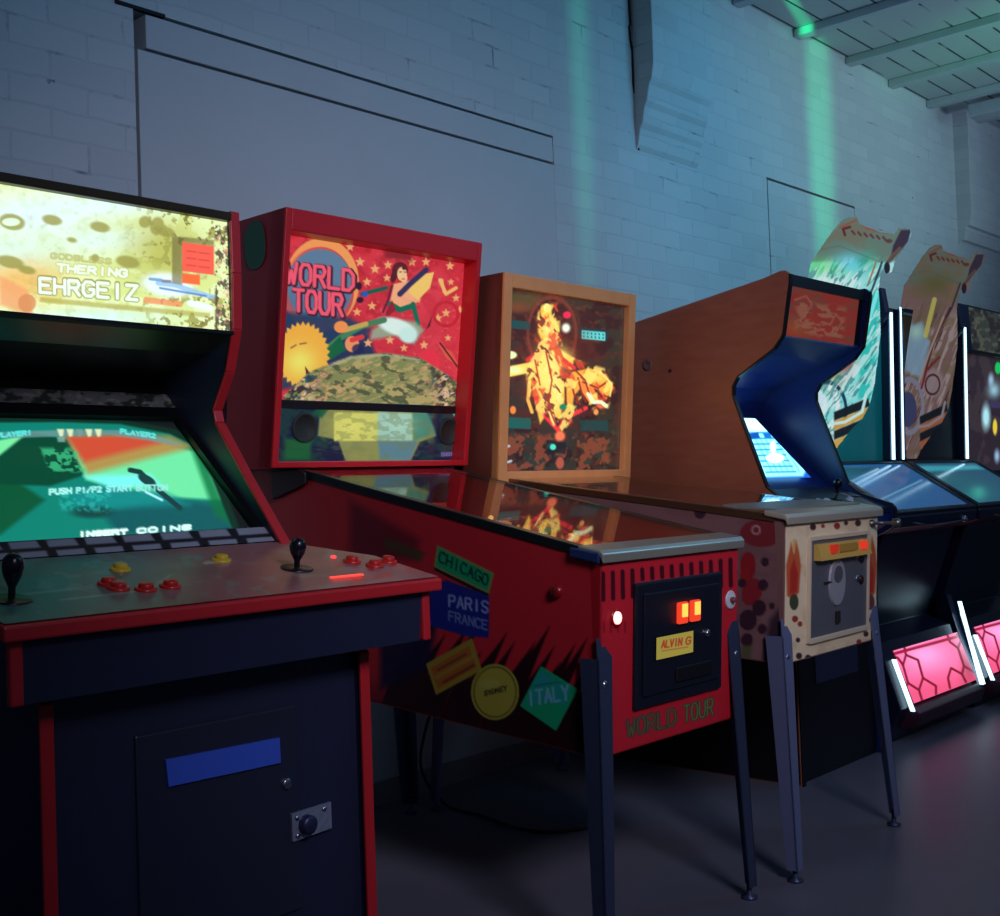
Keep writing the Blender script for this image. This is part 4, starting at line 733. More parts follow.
def g_details():
    w2, t, zt, zb, fy, ztop, zbot = g2; r = r2; B = B2
    def f_side(a):
        a.put(np.ones(a.x.shape), (126, 92, 92)); a.blotch(30, 20, .5, (110, 72, 76), 131, .5, soft=.2)  # beige side printed darker, its shade put into the colour
        a.ell(762, 533, 22, 14, (120, 36, 44)); a.poly([(738, 498), (784, 516), (784, 524), (738, 508)], (84, 44, 50), .8, 3)
        a.ring(756, 530, 4, 4, 2, (170, 130, 130)); a.ell(748, 566, 8, 14, (140, 26, 34)); a.ell(752, 592, 10, 14, (136, 28, 36), .9, rot=20); a.ell(745, 575, 5, 8, (150, 30, 34))
        for x, y, q in ((765, 562, 4), (763, 585, 5), (759, 608, 7), (748, 620, 9), (762, 629, 4.5), (747, 640, 6), (742, 583, 4), (772, 606, 3), (700, 512, 6), (660, 500, 5)): a.ell(x, y, q, q*1.15, (56, 30, 44))
        a.poly([(742, 645), (752, 645), (750, 662), (740, 660)], (76, 84, 50), .8, 3); a.poly([(770, 620), (786, 600), (786, 666), (762, 662)], (36, 24, 40), .8, 6)
    S = lambda y, z: (-w2-.0008, y, z)
    a = Art(patch(S(1.2, ztop(1.2)-.004), S(fy+.03, ztop(fy+.03)-.004), S(.004, zb+.004), S(1.2, zbot(1.2)+.004), 240, 130, r), (0, 0, 0)); f_side(a)
    sheet('side_decal', a, A_MATTE, r)
    def f_front(a):
        a.put(np.ones(a.x.shape), (236, 218, 178)); a.blotch(14, 14, .5, (212, 188, 148), 133, .6, soft=.2)
        for cx, tip in ((794, 542), (870, 538)):
            a.poly([(cx-7, 596), (cx-8, 566), (cx-4, tip+6), (cx-3, tip), (cx, tip+12), (cx+2, tip-2), (cx+5, tip+10), (cx+7, 566), (cx+5, 592), (cx, 600)], (200, 92, 50), 1, 2); a.poly([(cx-4, 594), (cx-4, 572), (cx, 558), (cx+4, 574), (cx+3, 592)], (186, 44, 34), 1, 2); a.line([(cx, 540), (cx, 552)], 2, (226, 180, 90))
            a.ell(cx, 602, 4.5, 8, (66, 70, 50) if cx < 800 else (110, 60, 60))
        for x, y, q, c in ((813, 527, 3, 0), (837, 526, 3, 1), (846, 523, 2, 0), (858, 523, 3, 0), (795, 619, 3, 1), (800, 624, 2.4, 1), (798, 640, 2.2, 0), (799, 656, 3, 0), (808, 658, 3, 0), (867, 606, 3, 1), (868, 620, 2.5, 0), (866, 634, 2.5, 0), (859, 642, 2.4, 1), (788, 655, 2.4, 1), (823, 526, 1.8, 1)): a.ell(x, y, q, q*1.1, (70, 44, 44) if c == 0 else (160, 50, 40))
    front_sheet(r, 'front_decal', f_front, w2, t, zt, zb, -w2+.003, w2-.003, zb+.003, zt-.004, .0008, 150, 170, A_MATTE)
    F = lambda x, z, d: (x, -t*(z-zb)-d, z)
    def fbox(xa, xb, za, zc, d0, d1): return MB().hexa([F(xa, za, d1), F(xb, za, d1), F(xb, za, d0), F(xa, za, d0), F(xa, zc, d1), F(xb, zc, d1), F(xb, zc, d0), F(xa, zc, d0)])
    fr = MB()
    for q in ((-.162, -.150, .588, .874), (.205, .217, .588, .874), (-.150, .205, .862, .874), (-.150, .205, .585, .600)): h = fbox(*q, 0, .010); fr.add(h.v, h.f)
    dm = mat('grey_metal_door', (112, 116, 124), .4, .4, noise=.1, nscale=30)
    fo = B(fr, 'coin_door_frame', mat('door_frame_metal', (214, 200, 172), .45, .1), bev=.002)
    door = B(fbox(-.150, .205, .600, .865, 0, .005), 'coin_door', dm)
    # projecting coin entry with two lit buttons
    bx = [F(-.130, .808, .005), F(.185, .808, .005), F(.185, .808, .030), F(-.130, .808, .030), F(-.130, .852, .005), F(.185, .852, .005), F(.185, .852, .016), F(-.130, .852, .016)]
    en = B(MB().hexa(bx), 'coin_entry', mat('entry_yellow', (176, 150, 80), .4, emit=(190, 140, 40), es=.10), door)
    for xx, e in ((-.070, .35), (.118, .7)):
        B(MB().box(F(xx, .824, .033), F(xx+.034, .848, .020)), 'lit_button', mat('entry_red%d' % int(e*10), (150, 30, 20), .3, emit=(240, 60, 40), es=e), en, bev=.003)
    B(MB().box(F(-.02, .826, .031), F(.09, .846, .020)), 'entry_label', mat('entry_label', (180, 140, 60), .5), en)
    # ring-shaped pull plate
    def discs(cx, cz, d, rx, rz_, n=28): return [(F(cx+rx*math.cos(2*math.pi*k/n), cz+rz_*math.sin(2*math.pi*k/n), d)) for k in range(n)]
    o_, i_ = discs(.008, .745, .009, .050, .062), discs(.010, .770, .0095, .020, .022)
    n = 28; B(MB().add(discs(.008, .740, .005, .050, .066)+discs(.008, .740, .010, .048, .064), [tuple(range(n, 2*n))]+[(i, (i+1) % n, (i+1) % n+n, i+n) for i in range(n)]), 'pull_plate', mat('pull_plate', (168, 170, 178), .45, .3), door)
    B(MB().add(discs(.008, .762, .0101, .026, .024)+discs(.008, .762, .0125, .025, .023), [tuple(range(n, 2*n))]+[(i, (i+1) % n, (i+1) % n+n, i+n) for i in range(n)]), 'pull_recess', mat('pull_recess', (84, 86, 92), .5), door)
    for zz in (.795, .735):
        B(MB().lathe(F(.165, zz, .005), (0, -1, 0), [(0, .013), (.004, .013), (.006, .009), (.006, .0001)]), 'lock', mat('lock_dark', (58, 40, 40), .4, .5), door); B(MB().lathe(F(.140, zz+.004, .005), (0, -1, 0), [(0, .009), (.003, .009), (.003, .0001)]), 'rivet', CHROME, door)
    B(fbox(.002, .020, .625, .660, .005, .014), 'latch', mat('latch_dark', (36, 34, 34), .5), door, bev=.002); B(fbox(-.07, -.03, .740, .746, .005, .010), 'keyway', mat('latch_dark', ()), door)
    rod = B(MB().lathe(F(.236, .893, 0), (.4, -1, 0), [(0, .010), (.014, .010), (.015, .005), (.060, .005), (.062, .012), (.080, .013), (.086, .008), (.086, .0001)]), 'plunger', mat('plunger_steel', (120, 124, 116), .35, .8))
    B(MB().prism([(fy+.04, zt+.020), (fy+.04, zt+.026), (fy+.20, ztop(fy+.2)+.014), (fy+.20, ztop(fy+.2)+.008)], -w2+.03, w2-.03), 'apron', mat('apron_grey', (120, 128, 120), .4, noise=.3, nscale=25))
g_details()

# ================================================================== brown arcade cabinet
def arcade_brown():
    r = thing('arcade_cabinet', 'brown wood-sided arcade cabinet with a dark blue screen hood, right of the beige pinball', 'arcade machine', (3.97, 2.4, 0))
    B = lambda mb, n, mt, p=r, bev=0.0: mb.build(n, mt, p, bev, world=True)
    XL, XR = 3.650, 4.278
    edge = [(1.950, 1.722), (1.952, 1.69), (1.985, 1.52), (2.02, 1.478), (2.10, 1.432), (2.165, 1.395), (2.187, 1.362), (2.188, 1.328), (2.165, 1.26), (2.071, 1.005), (2.02, .965), (1.905, .925), (1.890, .91), (1.890, .85), (1.98, .80), (1.98, 0)]
    prof = edge+[(2.90, 0), (2.90, 1.585), (2.05, 1.720), (1.985, 1.736), (1.965, 1.736)]
    BR = bpy.data.materials.new('walnut_laminate'); BR.use_nodes = True; nt = BR.node_tree; b = nt.nodes['Principled BSDF']; N = nt.nodes.new; L = nt.links.new
    tc = N('ShaderNodeTexCoord'); mp = N('ShaderNodeMapping'); mp.inputs['Scale'].default_value = (1, 3, 14); L(tc.outputs['Object'], mp.inputs[0]); n1 = N('ShaderNodeTexNoise'); n1.inputs['Scale'].default_value = 3; n1.inputs['Detail'].default_value = 7; L(mp.outputs[0], n1.inputs['Vector'])
    cr = N('ShaderNodeValToRGB'); cr.color_ramp.elements[0].color = (*srgb((160, 92, 68)), 1); cr.color_ramp.elements[1].color = (*srgb((174, 102, 76)), 1); cr.color_ramp.elements[0].position = .3; cr.color_ramp.elements[1].position = .7; L(n1.outputs['Fac'], cr.inputs[0]); L(cr.outputs[0], b.inputs['Base Color']); b.inputs['Roughness'].default_value = .32
    BL = mat('blue_black_paint', (16, 38, 100), .33)
    B(MB().prism(prof, XL, XL+.018), 'side_panel', BR, bev=.002); B(MB().prism([(1.985, .006), (1.985, .55), (2.895, .60), (2.895, .006)], XL-.004, XL), 'dark_lower_side', BLKPL); B(MB().prism(prof, XR-.018, XR), 'side_panel', BL, bev=.002)  # thin dark sheet over the lower part of the left side
    for xa in (XL-.001, XR-.019): B(MB().band(edge[::-1], xa, xa+.020, .005), 'edge_trim', BLKPL)
    x0, x1 = XL+.018, XR-.018
    B(MB().prism([(2.005, 1.723), (2.89, 1.585), (2.89, 1.57), (2.005, 1.70)], x0, x1), 'top_panel', BLKPL)
    B(MB().box((x0, 2.87, .03), (x1, 2.888, 1.57)), 'back_panel', BLKPL)
    mp0, mp1 = (1.968, 1.692), (1.998, 1.520)
    a = Art(patch((x0, *mp0), (x1-.045, *mp0), (x1-.045, *mp1), (x0, *mp1), 120, 70), (186, 62, 46)); 
    a.put(np.clip((800-a.x)/20, 0, 1), (170, 40, 40), .7); a.blotch(9, 5, .56, (150, 84, 66), 141, .8); a.glow(795, 328, 14, 10, (196, 104, 50), .8)
    for q in ([(795, 300), (806, 296), (812, 304), (803, 318), (795, 322)], [(830, 325), (836, 314), (842, 322), (834, 336)]): a.line(q, 2.2, (190, 120, 96), .8)
    a.blotch(7, 3.5, .5, (196, 130, 104), 143, .8, a.polym([(796, 300), (846, 308), (842, 342), (796, 332)], 6), rot=10)
    sheet('marquee', a, art_mat('unlit_marquee_glow', .36, .3), r)  # marquee is unlit; a faint glow is added to its print
    B(MB().prism([(1.972, 1.712), (2.03, 1.712), (2.03, 1.518), (2.002, 1.518)], x0, x1), 'marquee_box', BLKPL)
    B(MB().prism([(1.965, 1.728), (1.965, 1.688), (2.005, 1.688), (2.005, 1.725)], x0, x1), 'marquee_retainer', BLKPL)
    # hood: ceiling and curved back down to the monitor
    hood = [(1.995, 1.515), (2.10, 1.47), (2.25, 1.43), (2.36, 1.385), (2.41, 1.33), (2.42, 1.28)]
    B(MB().band(hood, x0, x1, .012), 'hood', BL)
    T0, B0 = np.array([2.385, 1.275]), np.array([2.115, .992]); nrm = np.array([-(T0-B0)[1], (T0-B0)[0]]); nrm /= np.linalg.norm(nrm)
    P2 = lambda x, tt, d=0: (x, *(B0+(T0-B0)*tt+nrm*d))
    B(MB().hexa([P2(x0, -.02, -.03), P2(x1, -.02, -.03), P2(x1, -.02, -.012), P2(x0, -.02, -.012), P2(x0, 1.12, -.03), P2(x1, 1.12, -.03), P2(x1, 1.12, -.012), P2(x0, 1.12, -.012)]), 'monitor_board', BL)
    a = Art(patch(P2(x0+.01, .99), P2(x1-.12, .99), P2(x1-.12, .15), P2(x0+.01, .15), 110, 100), (120, 205, 245)); a.soft = 1
    a.put(np.clip((440-a.y)/25, 0, 1)*.9, (150, 215, 255)); a.glow(758, 424, 20, 8, (190, 235, 255), .9)
    mz = a.polym([(742, 428), (780, 428), (802, 472), (764, 474)], 1)
    for k in range(8):
        y = 433+k*5.6; a.line([(748+k*2.6, y), (772+k*3.4, y-.5)], 1.7, (24, 110, 190), .9)
    for k in range(6): a.line([(752+k*5, 432), (772+k*5.5, 472)], 1.3, (40, 130, 200), .6)
    a.poly([(748, 434), (758, 432), (760, 438), (751, 439)], (10, 60, 130)); a.poly([(763, 433), (770, 433), (772, 438), (765, 438)], (16, 80, 150)); a.ell(775, 458, 9, 5, (190, 250, 255)); a.ell(773, 447, 3, 6, (200, 250, 255))
    rim = a.polym([(700, 412), (765, 413), (778, 418), (806, 470), (803, 476), (740, 478), (700, 440)], 3); a.c = a.c*rim[..., None]+np.array([20, 70, 150])*(1-rim[..., None])
    sheet('screen', a, art_mat('blue_screen', 2.6, .1), r)
    # control panel
    B(MB().prism([(1.905, .915), (1.905, .895), (2.08, .95), (2.125, .985), (2.12, .998), (2.06, .975)], x0, x1), 'control_panel', mat('panel_black', (30, 34, 48), .35, noise=.3, nscale=30), bev=.002)
    B(MB().prism([(1.908, .893), (1.908, .85), (2.0, .80), (2.02, .80), (2.02, .93)], x0, x1), 'control_box', BL)
    zc = lambda y: .915+.385*(y-1.905)
    for (px, py, s_) in ((803, 490, 1), (813, 494, .6)):
        p = ray_z(px, py, .968); y = 2.03
        q = (min(max(p[0], x0+.06), x1-.06), y)
        B(MB().hexa([(q[0]-.045*s_, y-.02, zc(y-.02)+.001), (q[0]+.045*s_, y-.02, zc(y-.02)+.001), (q[0]+.045*s_, y+.02, zc(y+.02)+.001), (q[0]-.045*s_, y+.02, zc(y+.02)+.001), (q[0]-.045*s_, y-.02, zc(y-.02)+.003), (q[0]+.045*s_, y-.02, zc(y-.02)+.003), (q[0]+.045*s_, y+.02, zc(y+.02)+.003), (q[0]-.045*s_, y+.02, zc(y+.02)+.003)]), 'instruction_card', mat('card_grey', (120, 124, 134), .5))
    for xx in (3.86, 3.92, 4.10): B(MB().lathe((xx, 1.985, zc(1.985)), (0, -.36, .93), [(0, .015), (.004, .015), (.006, .011), (.012, .011), (.013, .0001)]), 'button', mat('button_white', (190, 196, 210), .35))
    B(MB().lathe((4.02, 2.0, zc(2.0)), (0, -.2, 1), [(0, .025), (.003, .024), (.003, .006), (.045, .006), (.047, .012), (.060, .017), (.074, .012), (.078, .0001)]), 'joystick', BLKPL)
    B(MB().box((x0, 1.995, .02), (x1, 2.013, .81)), 'front_panel', BLKPL); B(MB().box((x0, 2.0, 0), (x1, 2.88, .03)), 'base_panel', BLKPL)
    door = B(MB().box((3.80, 1.988, .32), (4.12, 1.996, .66)), 'coin_door', BLACK, bev=.004); B(MB().lathe((4.07, 1.988, .5), (0, -1, 0), [(0, .010), (.005, .010), (.006, .0001)]), 'lock', CHROME, door)
    B(MB().lathe((XL-.0005, 2.54, 1.47), (-1, 0, 0), [(0, .022), (.0015, .022), (.0015, .011), (.0005, .010), (.0005, .0001)]), 'bolt_cover', mat('worn_ring', (120, 84, 78), .5))
    B(MB().lathe((XL-.0005, 2.44, 1.44), (-1, 0, 0), [(0, .007), (.002, .006), (.002, .0001)]), 'screw', mat('screw_brown', (90, 60, 56), .4, .5))
arcade_brown()

# ================================================================== two modern cabinets with white light strips
def modern(X0, label, green_lit, k):
    r = thing('redemption_cabinet', label, 'arcade machine', (X0+.38, 2.2, 0), 0, None)
    B = lambda mb, n, mt, p=r, bev=0.0: mb.build(n, mt, p, bev, world=True)
    XR = X0+.82; SH = X0-4.36
    BKP = mat('deep_blue_plastic', (16, 24, 50), .3)
    # lower body
    B(MB().prism([(2.02, .80), (2.16, .42), (2.06, .38), (1.98, .13), (2.02, .05), (2.02, 0), (2.70, 0), (2.70, 1.05), (2.20, 1.05)], X0+.085, XR-.02), 'body', BKP, bev=.004)
    # tray the sloping table sits in
    ft, bt = np.array([1.935, .875]), np.array([2.255, 1.085])
    B(MB().prism([(1.925, .872), (1.935, .83), (2.03, .80), (2.26, 1.02), (2.27, 1.09), (2.255, 1.083)], X0, XR), 'table_housing', BKP, bev=.004)
    fr = MB(); P = lambda x, t, d: (x, *(ft+(bt-ft)*t+np.array([-.55, .83])*d))
    for xa, xb, ta, tb in ((X0, X0+.040, 0, 1), (XR-.040, XR, 0, 1), (X0+.040, XR-.040, 0, .06), (X0+.040, XR-.040, .94, 1)):
        fr.hexa([P(xa, ta, 0), P(xb, ta, 0), P(xb, tb, 0), P(xa, tb, 0), P(xa, ta, .016), P(xb, ta, .016), P(xb, tb, .016), P(xa, tb, .016)])
    B(fr, 'table_frame', mat('frame_gunmetal', (60, 74, 92), .3, .7), bev=.003)
    a = Art(patch(P(X0+.040, .94, .010), P(XR-.040, .94, .010), P(XR-.040, .06, .010), P(X0+.040, .06, .010), 110, 60), (42, 98, 152))
    if k == 0:
        a.put(np.clip((a.x-900)/80, 0, 1), (52, 82, 132), .7); a.poly([(840, 468), (872, 468), (850, 482), (835, 482)], (28, 80, 84), .9, 2); a.line([(848, 483), (878, 469)], 1.8, (190, 226, 240)); a.line([(880, 500), (922, 480)], 1.6, (110, 170, 205)); a.glow(860, 480, 20, 8, (70, 140, 200), .6); a.poly([(888, 484), (905, 470), (898, 482)], (76, 92, 140), .6, 4)
    else:
        a.put(np.ones(a.x.shape), (44, 88, 116)); a.poly([(918, 466), (976, 465), (984, 469), (922, 472)], (70, 180, 200), .9, 3); a.glow(978, 493, 7, 6, (120, 255, 226), 1); a.glow(975, 494, 22, 10, (40, 130, 130), .7); a.glow(950, 480, 30, 8, (40, 110, 120), .7)
    sheet('glass_table', a, art_mat('table_screen', .75, .1), r)
    B(MB().tube([(X0+.15, 1.925, .845), (X0+.30, 1.915, .825), (XR-.12, 1.925, .835)], .004), 'front_wire', mat('wire_grey', (90, 96, 110), .4, .6))
    B(MB().lathe((XR-.14, 1.934, .838), (0, -1, .1), [(0, .014), (.010, .014), (.014, .009), (.014, .0001)]), 'front_knob', CHROME)
    # upright back with posts
    bk = mat('green_lit_back', (30, 176, 164), .35) if green_lit else mat('dark_back', (30, 30, 44), .35)  # green light falling on the first cabinet's back is put into its colour
    B(MB().prism([(2.27, 1.06), (2.25, 1.76), (2.34, 1.80), (2.68, 1.70), (2.68, 1.06)], X0-.02, XR-.11), 'back_unit', bk, bev=.004)
    for s, xa in ((0, X0-.075), (1, XR-.155)):
        po = B(MB().prism([(2.235, 1.098), (2.215, 1.765), (2.30, 1.79), (2.33, 1.098)], xa, xa+.055), 'post', mat('post_blue', (24, 50, 84), .35), bev=.004)
        sw = (xa+.014, xa+.022) if s == 0 else (xa+.016, xa+.036)
        B(MB().prism([(2.228, 1.10), (2.211, 1.745+(.035 if s == 0 else 0)), (2.216, 1.745+(.035 if s == 0 else 0)), (2.2345, 1.10)], *sw), 'light_strip', mat('white_strip', (255, 255, 255), .4, emit=(190, 235, 255), es=2.2), po)
    B(MB().prism([(2.235, 1.68), (2.205, 1.74), (2.22, 1.85), (2.36, 1.84), (2.36, 1.68)], XR-.20, XR-.156), 'post_cap', mat('cap_navy', (18, 30, 66), .4), bev=.006)
    # tall printed panel that leans forward over the table
    
    ol = [(818, 460), (812, 420), (806, 370), (800, 320), (799, 288), (804, 275), (811, 264), (823, 246), (835, 229), (843, 220), (850, 217), (857, 217), (860, 224), (881, 232), (895, 234), (900, 228), (909, 228), (912, 233), (908, 243), (902, 251), (896, 259), (892, 272), (887, 275), (885, 268), (881, 273), (879, 290), (880, 305), (881, 331), (879, 350), (875, 383), (870, 405), (862, 420), (853, 428), (838, 447), (830, 460)]
    def ppt(u, v):   # v 0 bottom .. 1 top ; curve leaning towards the player
        z = 1.09+v*1.07; y = 2.235-.17*max(0, (v-.25)/.75)**1.3
        return y, z
    nu, nv = 190, 400; PT = np.zeros((nv+1, nu+1, 3))
    for j in range(nv+1):
        y, z = ppt(0, 1-j/nv)
        PT[j, :, 0] = np.linspace(X0-.16, X0+.86, nu+1); PT[j, :, 1] = y; PT[j, :, 2] = z
    a = Art(PT, (150, 150, 150)); a.x, a.y = photo_px(a.P-np.array([SH, 0, 0]))
    a.soft = 1.0
    keep = (a.polym(ol, .2) > .5) & ((a.P[..., 0]-SH > 4.335) | (a.P[..., 2] > 1.76))
    if k == 0:
        a.put(np.ones(a.x.shape), (150, 236, 236)); a.poly([(800, 270), (850, 210), (915, 220), (900, 262), (812, 262)], (104, 128, 116), 1, 3); a.blotch(20, 9, .5, (120, 112, 90), 201, .6, a.polym([(820, 250), (850, 210), (915, 220), (900, 250)], 3))
        a.glow(826, 268, 22, 9, (90, 230, 120), .9); a.glow(850, 262, 16, 10, (110, 220, 250), .9); a.glow(835, 283, 24, 8, (220, 255, 255), .9); a.glow(868, 262, 10, 10, (60, 190, 150), .7)
        a.poly([(868, 290), (880, 290), (872, 400), (862, 440), (858, 400), (862, 330)], (40, 200, 190), .9, 3); a.line([(878, 290), (866, 330), (860, 345)], 4, (130, 250, 250)); a.line([(872, 296), (862, 335)], 2, (20, 120, 130))
        a.ell(838, 368, 16, 18, (150, 175, 180), .9, soft=6); a.glow(845, 362, 9, 9, (200, 70, 60), .95); a.glow(832, 380, 9, 12, (190, 190, 120), .8); a.ring(822, 408, 16, 24, 5, (230, 250, 255)); a.ring(826, 410, 20, 28, 3, (20, 60, 90)); a.ell(818, 404, 9, 14, (214, 244, 255))
        a.blotch(16, 3, .52, (235, 255, 255), 207, .7, np.clip((a.y-255)/20, 0, 1), rot=-55); a.blotch(14, 3, .6, (30, 120, 120), 209, .6, np.clip((a.y-255)/20, 0, 1), rot=-55)
    else:
        a.put(np.ones(a.x.shape), (142, 112, 108)); a.blotch(40, 3.5, .5, (196, 178, 176), 221, .8, np.clip((a.y-285)/25, 0, 1), rot=-66); a.blotch(34, 3, .6, (84, 46, 48), 223, .8, np.clip((a.y-280)/25, 0, 1), rot=-66); a.poly([(800, 270), (850, 210), (915, 220), (900, 262), (812, 262)], (116, 124, 112), 1, 3); a.blotch(20, 9, .5, (132, 112, 84), 203, .7, soft=.15)
        a.glow(850, 262, 22, 12, (110, 106, 56), .9); a.poly([(815, 310), (835, 305), (845, 330), (838, 370), (815, 360)], (150, 190, 220), .9, 5); a.glow(828, 316, 8, 8, (190, 240, 220), .9); a.line([(850, 280), (840, 320)], 6, (226, 220, 110), .9); a.line([(870, 290), (850, 330), (838, 370)], 3, (110, 50, 50)); a.line([(880, 300), (860, 350), (850, 380)], 2.4, (190, 170, 170)); a.line([(862, 300), (845, 340), (830, 380)], 2.5, (190, 170, 160))
        a.ring(820, 400, 18, 30, 4, (150, 150, 176)); a.ell(818, 404, 12, 20, (70, 76, 120)); a.ell(850, 374, 14, 16, (170, 150, 156), .9, soft=5); a.ring(850, 376, 9, 11, 2, (90, 40, 40)); a.line([(858, 345), (842, 360), (836, 380)], 2.5, (140, 40, 40))
    # chevrons along the foot of the panel
    for j, cc in enumerate([(14, 20, 22), (214, 160, 60), (14, 20, 22), (220, 170, 70), (14, 20, 22), (200, 150, 60)]):
        y = 402+j*9.5; a.poly([(834, y+10), (868, y-4), (870, y+4), (834, y+19)], cc if k == 0 or j % 2 == 0 else (190, 110, 70), .95, 1.5)
    a.line([(866, 396), (862, 412), (845, 422), (832, 424)], 3, (206, 246, 246) if k == 0 else (170, 160, 170))
    for q in ([(846, 238), (850, 234)],): pass
    [a.line([(852+q*6.2, 231+q*1.2), (852+q*6.2+2.6, 234+q*1.2)], 2.2, (96, 44, 44), .85) for q in range(6)]; a.ell(889, 241, 3.5, 2, (96, 44, 44), .8); a.line([(845, 235), (843, 229), (850, 227)], 2.5, (96, 36, 40)); a.line([(840, 228), (858, 219), (866, 228), (886, 233)], 2.0, (150, 84, 66)); a.line([(806, 252), (840, 246), (880, 262)], 1, (80, 110, 90), .6)
    a.poly([(890, 262), (893, 246), (901, 230), (911, 230), (908, 242), (897, 254)], (58, 40, 62), .95, 1.5); a.line([(900, 248), (892, 256), (888, 262)], 3, (110, 80, 70)); a.ell(887, 268, 3, 6, (34, 26, 40)); a.line([(882, 262), (872, 290), (866, 300)], 2, (40, 60, 70)); a.line([(876, 262), (868, 285)], 1.6, (150, 120, 70))
    sheet('printed_topper', a, art_mat('topper_print_%d' % k, .75 if k == 0 else .42, .3), r, thick=.006, keep=keep)
    # glowing pink panel low on the front, in a hexagon lattice
    q = lambda x, t: (x, 2.045-.075*t, .340-.200*t)
    a = Art(patch(q(X0+.185, 0), q(XR+.020, 0), q(XR+.020, 1), q(X0+.185, 1), 110, 50), (255, 112, 165)); a.soft = 1.0
    a.x, a.y = photo_px(a.P-np.array([SH, 0, 0]))
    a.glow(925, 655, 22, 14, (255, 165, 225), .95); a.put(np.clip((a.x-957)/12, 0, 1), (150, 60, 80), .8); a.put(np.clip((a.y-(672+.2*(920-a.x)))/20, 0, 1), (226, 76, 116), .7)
    LN = (120, 12, 34)
    for l in ([(904, 646), (906, 655), (918, 660), (923, 678), (919, 690), (908, 683), (903, 665), (906, 655)], [(923, 678), (936, 686), (936, 694)], [(903, 665), (898, 658), (893, 656)], [(919, 690), (922, 700)], [(947, 634), (950, 642), (958, 648), (964, 666), (974, 672)], [(958, 648), (961, 640), (957, 634)], [(964, 666), (962, 674), (951, 668), (948, 678), (950, 688)], [(962, 674), (966, 682)], [(908, 683), (904, 690)]): a.line(l, 2.2, LN)
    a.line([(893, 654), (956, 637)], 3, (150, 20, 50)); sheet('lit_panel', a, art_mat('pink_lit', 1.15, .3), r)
    B(MB().prism([(1.965, .125), (1.935, .105), (1.95, .055), (2.03, .03), (2.03, .13)], X0+.17, XR+.02), 'bumper', mat('bumper_plum', (60, 30, 46), .3), bev=.006)
    for xa, ztp, wd in ((X0+.150, .31, .011), (XR+.050, .47, .011), (XR+.072, .42, .006)) if k == 0 else ((X0+.150, .31, .011),):
        t1 = (ztp-.115)/.23; y1 = 1.955+.08*min(t1, 1)
        B(MB().hexa([(xa, 1.955, .115), (xa+wd, 1.955, .115), (xa+wd, 1.97, .115), (xa, 1.97, .115), (xa, y1, ztp), (xa+wd, y1, ztp), (xa+wd, y1+.015, ztp), (xa, y1+.015, ztp)]), 'light_strip', mat('white_strip', ()))
    B(MB().prism([(1.97, .115), (2.052, .36), (2.09, .50), (2.14, .50), (2.10, .10)], XR+.030, XR+.078) if k == 0 else MB().prism([(1.97, .115), (2.052, .36), (2.10, .36), (2.10, .10)], XR+.030, XR+.05), 'side_fin', BKP)
modern(4.36, 'modern cabinet with a green-lit printed topper and the nearer pink hexagon panel', True, 0)
modern(5.21, 'modern cabinet with a tan-printed topper, second from the right edge', False, 1)

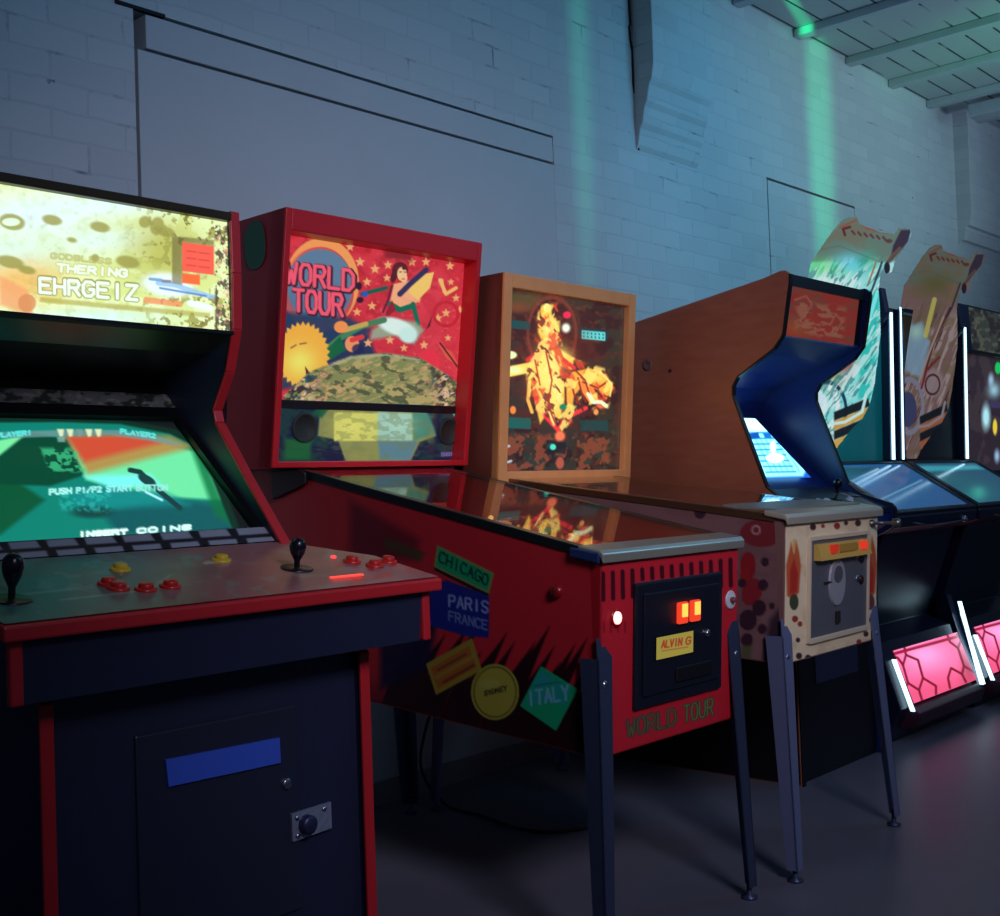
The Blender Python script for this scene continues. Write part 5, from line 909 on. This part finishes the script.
# ================================================================== cabinet at the right edge
def far_cab():
    r = thing('arcade_cabinet', 'black cabinet cut off by the right edge of the photo, with a small lit screen', 'arcade machine', (6.5, 2.5, 0))
    B = lambda mb, n, mt, p=r, bev=0.0: mb.build(n, mt, p, bev, world=True)
    X0, X1 = 6.04, 6.76
    body = mat('black_cab_paint', (26, 34, 44), .35)
    B(MB().prism([(2.34, 0), (2.34, 1.0), (2.36, 1.04), (2.42, 1.86), (2.90, 1.86), (2.90, 0)], X0, X1), 'body', body, bev=.006)
    B(MB().prism([(2.28, 1.64), (2.29, 1.89), (2.62, 1.90), (2.62, 1.64)], X0, X0+.13), 'marquee_end', mat('cap_navy', ()), bev=.006)
    a = Art(patch((X0+.13, 2.30, 1.885), (X1, 2.30, 1.885), (X1, 2.30, 1.665), (X0+.13, 2.30, 1.665), 80, 40), (70, 74, 70)); a.blotch(8, 6, .52, (40, 34, 34), 211, .8); a.blotch(6, 5, .6, (110, 116, 96), 213, .8)
    sheet('marquee', a, art_mat('grey_marquee', .45, .3), r)
    B(MB().box((X0+.13, 2.304, 1.65), (X1, 2.60, 1.895)), 'marquee_box', body)
    B(MB().prism([(2.33, 1.03), (2.34, 1.66), (2.38, 1.66), (2.37, 1.03)], X0+.005, X0+.13), 'side_pillar', mat('pillar_teal', (22, 60, 66), .3), bev=.004)
    a = Art(patch((X0+.14, 2.345, 1.65), (X1-.02, 2.345, 1.65), (X1-.02, 2.335, 1.04), (X0+.14, 2.335, 1.04), 90, 120), (44, 34, 44)); a.blotch(10, 16, .5, (60, 50, 54), 215, .8)
    a.glow(994, 390, 6, 8, (150, 200, 220), 1); a.ell(986, 417, 4, 12, (180, 240, 250), soft=4); a.ell(991, 380, 2.5, 6, (150, 190, 220), soft=3); a.ell(995, 427, 2.2, 8, (240, 210, 60)); a.ell(998, 368, 3, 6, (20, 200, 90)); a.ell(997, 456, 2.5, 6, (150, 190, 230), soft=3); a.poly([(990, 402), (1010, 402), (1010, 408), (990, 408)], (60, 50, 90))
    sheet('screen', a, art_mat('side_screen', .9, .15), r)
    B(MB().prism([(2.18, .92), (2.20, .86), (2.34, .80), (2.34, 1.02), (2.33, 1.02)], X0, X1), 'control_panel', body, bev=.004)
far_cab()

# ================================================================== power cable on the floor
pts = []
ctl = [Vector((2.92, WY-.03, .30)), Vector((2.80, 2.93, .12)), Vector((2.78, 2.80, .012)), Vector((2.76, 2.62, .007)), Vector((2.72, 2.46, .007)), Vector((2.74, 2.33, .007)), Vector((2.84, 2.26, .007))]
for i in range(len(ctl)-1):
    p0, p1, p2, p3 = ctl[max(i-1, 0)], ctl[i], ctl[i+1], ctl[min(i+2, len(ctl)-1)]
    for k in range(8):
        u = k/8; pts.append(.5*((2*p1)+(p2-p0)*u+(2*p0-5*p1+4*p2-p3)*u*u+(3*p1-p0-3*p2+p3)*u**3))
pts.append(ctl[-1])
o = MB().tube(pts, .005, 8).build('power_cable', mat('cable_rubber', (14, 14, 18), .5)); o['label'] = 'thin black power cable curving across the floor under the red pinball'; o['category'] = 'cable'
